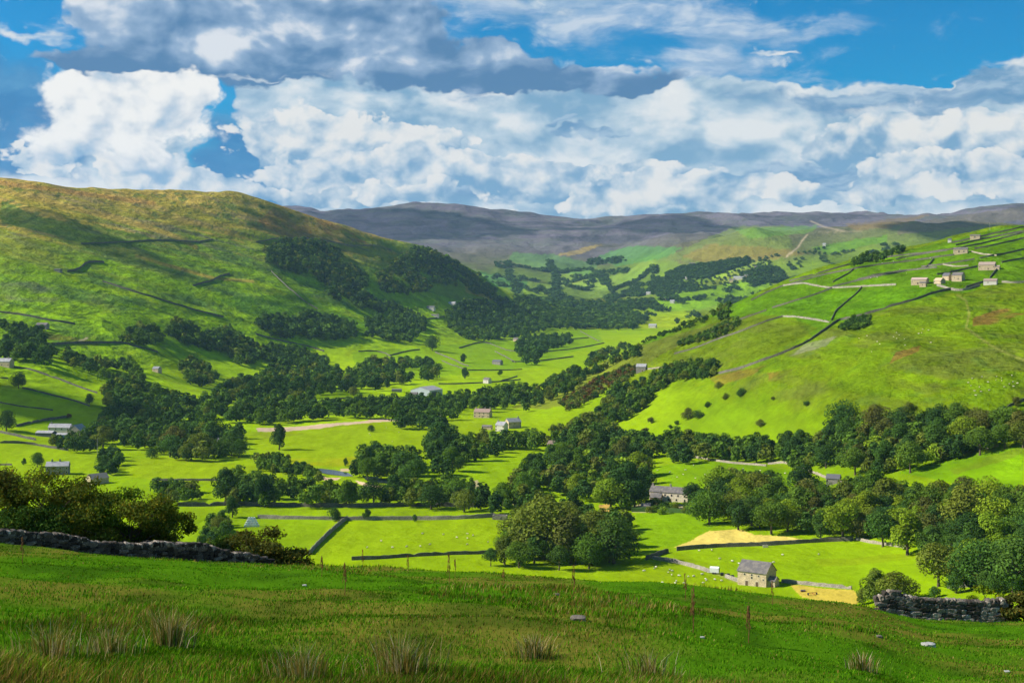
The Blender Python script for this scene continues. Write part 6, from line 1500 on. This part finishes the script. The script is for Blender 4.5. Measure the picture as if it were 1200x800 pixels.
# grass: blades over the whole near slope
def grass():
    rng = np.random.default_rng(21); n = 400000
    # even over the picture of the slope, so nearer ground is thicker
    D = 1 / rng.uniform(1 / 88, 1 / 11.5, n); k = rng.random(n) < .4; D[k] = np.exp(rng.uniform(math.log(12), math.log(88), k.sum()))
    u = rng.uniform(-.40, .40, n); x = D * u; y = D
    t = fbm(x / 6.5, y / 9, 4, 501); g = fbm(x / 1.6, y / 2.6, 3, 511); tuft = fbm(x / .9, y / 1.3, 2, 521)
    rush = sm(.34, .6, fbm(x / 9, y / 14, 3, 531) + .46 * sm(21, 14.5, D) + .45 * np.exp(-((u + .25) / .07) ** 2 - ((D - 23) / 6) ** 2))
    tall = sm(-.05, .35, t) * .8 + sm(0, .4, tuft) * .5
    tall = tall * (.35 + .65 * sm(30, 16, D)); hgt = (.03 + .045 * rng.random(n)) * (1 + .7 * tall) * (1 + 2.2 * rush) * (1 + .9 * sm(22, 13, D))
    edge = sm(62, 74, D); hgt = hgt * (1 + 1.5 * edge)
    keep = rng.random(n) < (.55 + .45 * sm(-.3, .1, tuft)); x, y, D, t, g, tall, rush, hgt, edge, tuft = (a[keep] for a in (x, y, D, t, g, tall, rush, hgt, edge, tuft)); n = len(x)
    z = height(x, y) + EYE - .02
    wd = np.maximum(.006, D * .00055) * rng.uniform(.7, 1.4, n)
    a = rng.uniform(0, 2 * math.pi, n); dirx, diry = np.cos(a), np.sin(a)
    lean = hgt * rng.uniform(.15, .8, n); lx = dirx * lean * .7 + lean * .35; ly = diry * lean
    # the blade's width always runs across its own lean, with a random turn
    tx, ty = np.cos(a + 1.57 + rng.normal(0, .6, n)), np.sin(a + 1.57 + rng.normal(0, .6, n))
    B = np.stack([x, y, z], 1); Wv = np.stack([tx * wd, ty * wd, 0 * wd], 1)
    M = B + np.stack([lx * .3, ly * .3, hgt * .6], 1); Tp = B + np.stack([lx, ly, hgt], 1)
    V = np.stack([B - Wv * .5, B + Wv * .5, M + Wv * .4, M - Wv * .4, Tp], 1).reshape(-1, 3)
    i = np.arange(n) * 5; Q = np.stack([i, i + 1, i + 2, i + 3], 1); T = np.stack([i + 3, i + 2, i + 4], 1)
    green = np.array([.085, .25, .006]); lime = np.array([.17, .34, .010]); straw = np.array([.42, .31, .10]); tawny = np.array([.27, .19, .035]); dark = np.array([.035, .11, .006])
    r = rng.random(n)[:, None]; t = t - .10; ws = np.clip(sm(.2, .5, t) * .3 + sm(20, 14, D) * .42 + rush * .45 + edge * .25 + .04, 0, .8)[:, None]
    c = np.where(r < .55, green, np.where(r < .8, lime, dark)); r2 = rng.random(n)[:, None]
    c = np.where(r2 < ws, np.where(rng.random(n)[:, None] < .72, tawny, straw), c)
    c = c * (1 - .38 * sm(.02, .35, g))[:, None] * rng.uniform(.75, 1.25, n)[:, None]
    C = np.repeat(c, 5, 0).reshape(n, 5, 3); C = C.reshape(-1, 3)
    o = mesh_obj('grass', V, Q, T, mat=LEAF, colors=C, cname='leaf'); o.color = (1, 1, 1, 1); tag(o, 'rough green and tawny grass covering the near slope', 'grass', kind='stuff')
grass()
def rush(px, row, n, h, w, seed, label):
    rng = np.random.default_rng(seed); p = at(px, row, 12, 90)
    r_ = np.minimum(np.abs(rng.normal(0, w * .42, n)), w); a = rng.uniform(0, 6.283, n); x = np.cos(a) * r_; y = np.sin(a) * r_
    hh = h * rng.uniform(.5, 1.15, n); ln_ = hh * (rng.uniform(.05, .55, n) + r_ * .3); b = a + rng.normal(0, .5, n)
    wd = np.maximum(.006, p.y * .0005) * rng.uniform(.7, 1.4, n); t = rng.uniform(0, 6.283, n)
    g0 = height(x + p.x, y + p.y) + EYE - p.z - .03
    B = np.stack([x, y, g0], 1); W_ = np.stack([np.cos(t) * wd, np.sin(t) * wd, 0 * wd], 1)
    M = B + np.stack([np.cos(b) * ln_ * .35, np.sin(b) * ln_ * .35, hh * .62], 1); T_ = B + np.stack([np.cos(b) * ln_, np.sin(b) * ln_, hh * .95], 1)
    V = np.stack([B - W_ * .5, B + W_ * .5, M + W_ * .4, M - W_ * .4, T_], 1).reshape(-1, 3); i = np.arange(n) * 5
    pal = np.array([[.50, .38, .18], [.30, .21, .05], [.16, .20, .03], [.10, .20, .02], [.60, .50, .30]]); c = pal[rng.choice(5, n, p=[.2, .3, .2, .2, .1])] * rng.uniform(.8, 1.2, n)[:, None]
    o = mesh_obj('rush_clump', V, np.stack([i, i + 1, i + 2, i + 3], 1), np.stack([i + 3, i + 2, i + 4], 1), mat=LEAF, colors=np.repeat(c, 5, 0), cname='leaf'); o.location = p; o.color = (1, 1, 1, 1)
    tag(o, label, 'rush clump', 'rush clumps on the near slope', 'thing')
for i, (px, row, n, h, w, l) in enumerate([(198, 757, 420, .55, .42, 'large clump of pale dry rushes at the lower left'), (130, 768, 300, .42, .5, 'broad dull rush clump left of the pale dry one'), (60, 772, 300, .5, .6, 'rush clump nearest the lower left corner'),
    (470, 792, 420, .55, .6, 'straw-coloured rush clump low in the centre of the slope'), (355, 797, 260, .5, .5, 'rush clump at the bottom edge left of centre'), (625, 770, 300, .42, .45, 'dark tufted rush clump right of centre'),
    (760, 795, 240, .45, .6, 'rush clump at the bottom edge under the dock stems'), (1010, 785, 160, .4, .5, 'thin rush clump at the lower right')]):
    rush(px, row, n, h, w, 50 + i, l)
DOCK = plain_mat('dead dock stem', (.20, .085, .035), .25, 6, cols=(.30, .15, .06))
def dock(px, row, h, seed, label):
    rng = random.Random(seed); p = at(px, row, 12, 90)
    V, Q = tube([(0, 0, -.1), (.02, 0, h * .5), (rng.uniform(-.05, .05), 0, h)], [.011, .009, .004], 5)
    for k in range(34):
        z_ = h * rng.uniform(.42, 1.0); a = rng.uniform(0, 6.28); r_ = .06 * (1.15 - z_ / h) + .01
        c = (math.cos(a) * r_, math.sin(a) * r_, z_); v, q = tube([(c[0], c[1], c[2] - .04), c, (c[0], c[1], c[2] + .05)], [.004, .009, .003], 5); o = len(V); V += v; Q += [tuple(i + o for i in f) for f in q]
    ob = mesh_obj('dock_stem', np.array([tuple(v) for v in V]), Q, mat=DOCK); ob.location = p
    tag(ob, label, 'dead stem', 'dead dock stems on the near slope', 'thing')
for i, (px, row, h, l) in enumerate([(26, 660, .8, 'brown dock stem near the wall at the far left'), (404, 697, .8, 'brown dock stem under the low field wall at centre left'), (425, 668, 1.0, 'dark dock stem against the bright field on the brow'), (377, 676, .7, 'short dock stem on the brow left of the dark one'), (478, 672, .8, 'dock stem on the brow left of the near clump'),
    (526, 689, 1.0, 'rusty dock stem on the slope left of the near clump'), (533, 676, .8, 'dock stem just behind the rusty one'), (590, 685, .6, 'thin grey stem on the brow below the near clump'), (672, 698, .9, 'rusty dock stem on the slope below the near clump'), (803, 703, .9, 'dock stem on the brow left of the stone barn'), (812, 742, .95, 'tall dock stem on the slope left of the barn'),
    (905, 709, .9, 'dock stem on the brow below the stone barn'), (877, 753, .75, 'dock stem lowest on the slope under the barn'), (540, 668, .6, 'small dock stem on the brow right of centre')]):
    dock(px, row, h, 80 + i, l)
ROCKM = plain_mat('field stone', (.24, .20, .15), .2, 4, bmp=.5); ROCKW = plain_mat('white limestone', (.55, .53, .46), .2, 6, bmp=.4)
for i, (px, row, s, m, l) in enumerate([(1088, 757, .17, ROCKW, 'whitish flat stone lying in the grass at the lower right'), (677, 727, .17, ROCKM, 'grey stone lying in the grass right of centre'),
    (357, 686, .07, ROCKW, 'tiny white stone under the brow left of centre'), (823, 747, .05, ROCKW, 'tiny white stone beside the tall dock stem'), (1180, 787, .06, ROCKW, 'small white stone near the lower right corner'), (652, 697, .10, ROCKM, 'small pale stone beside the rusty dock stem'), (1030, 746, .08, ROCKM, 'small grey stone left of the whitish flat stone')]):
    rr_ = random.Random(i); p = at(px, row, 12, 90); V, T = rock(rr_, .3 + i * .07, .45); o = mesh_obj('stone', V * s, None, T, mat=m); o.location = (p.x, p.y, p.z + s * .18); tag(o, l, 'stone', 'stones in the near grass', 'thing')
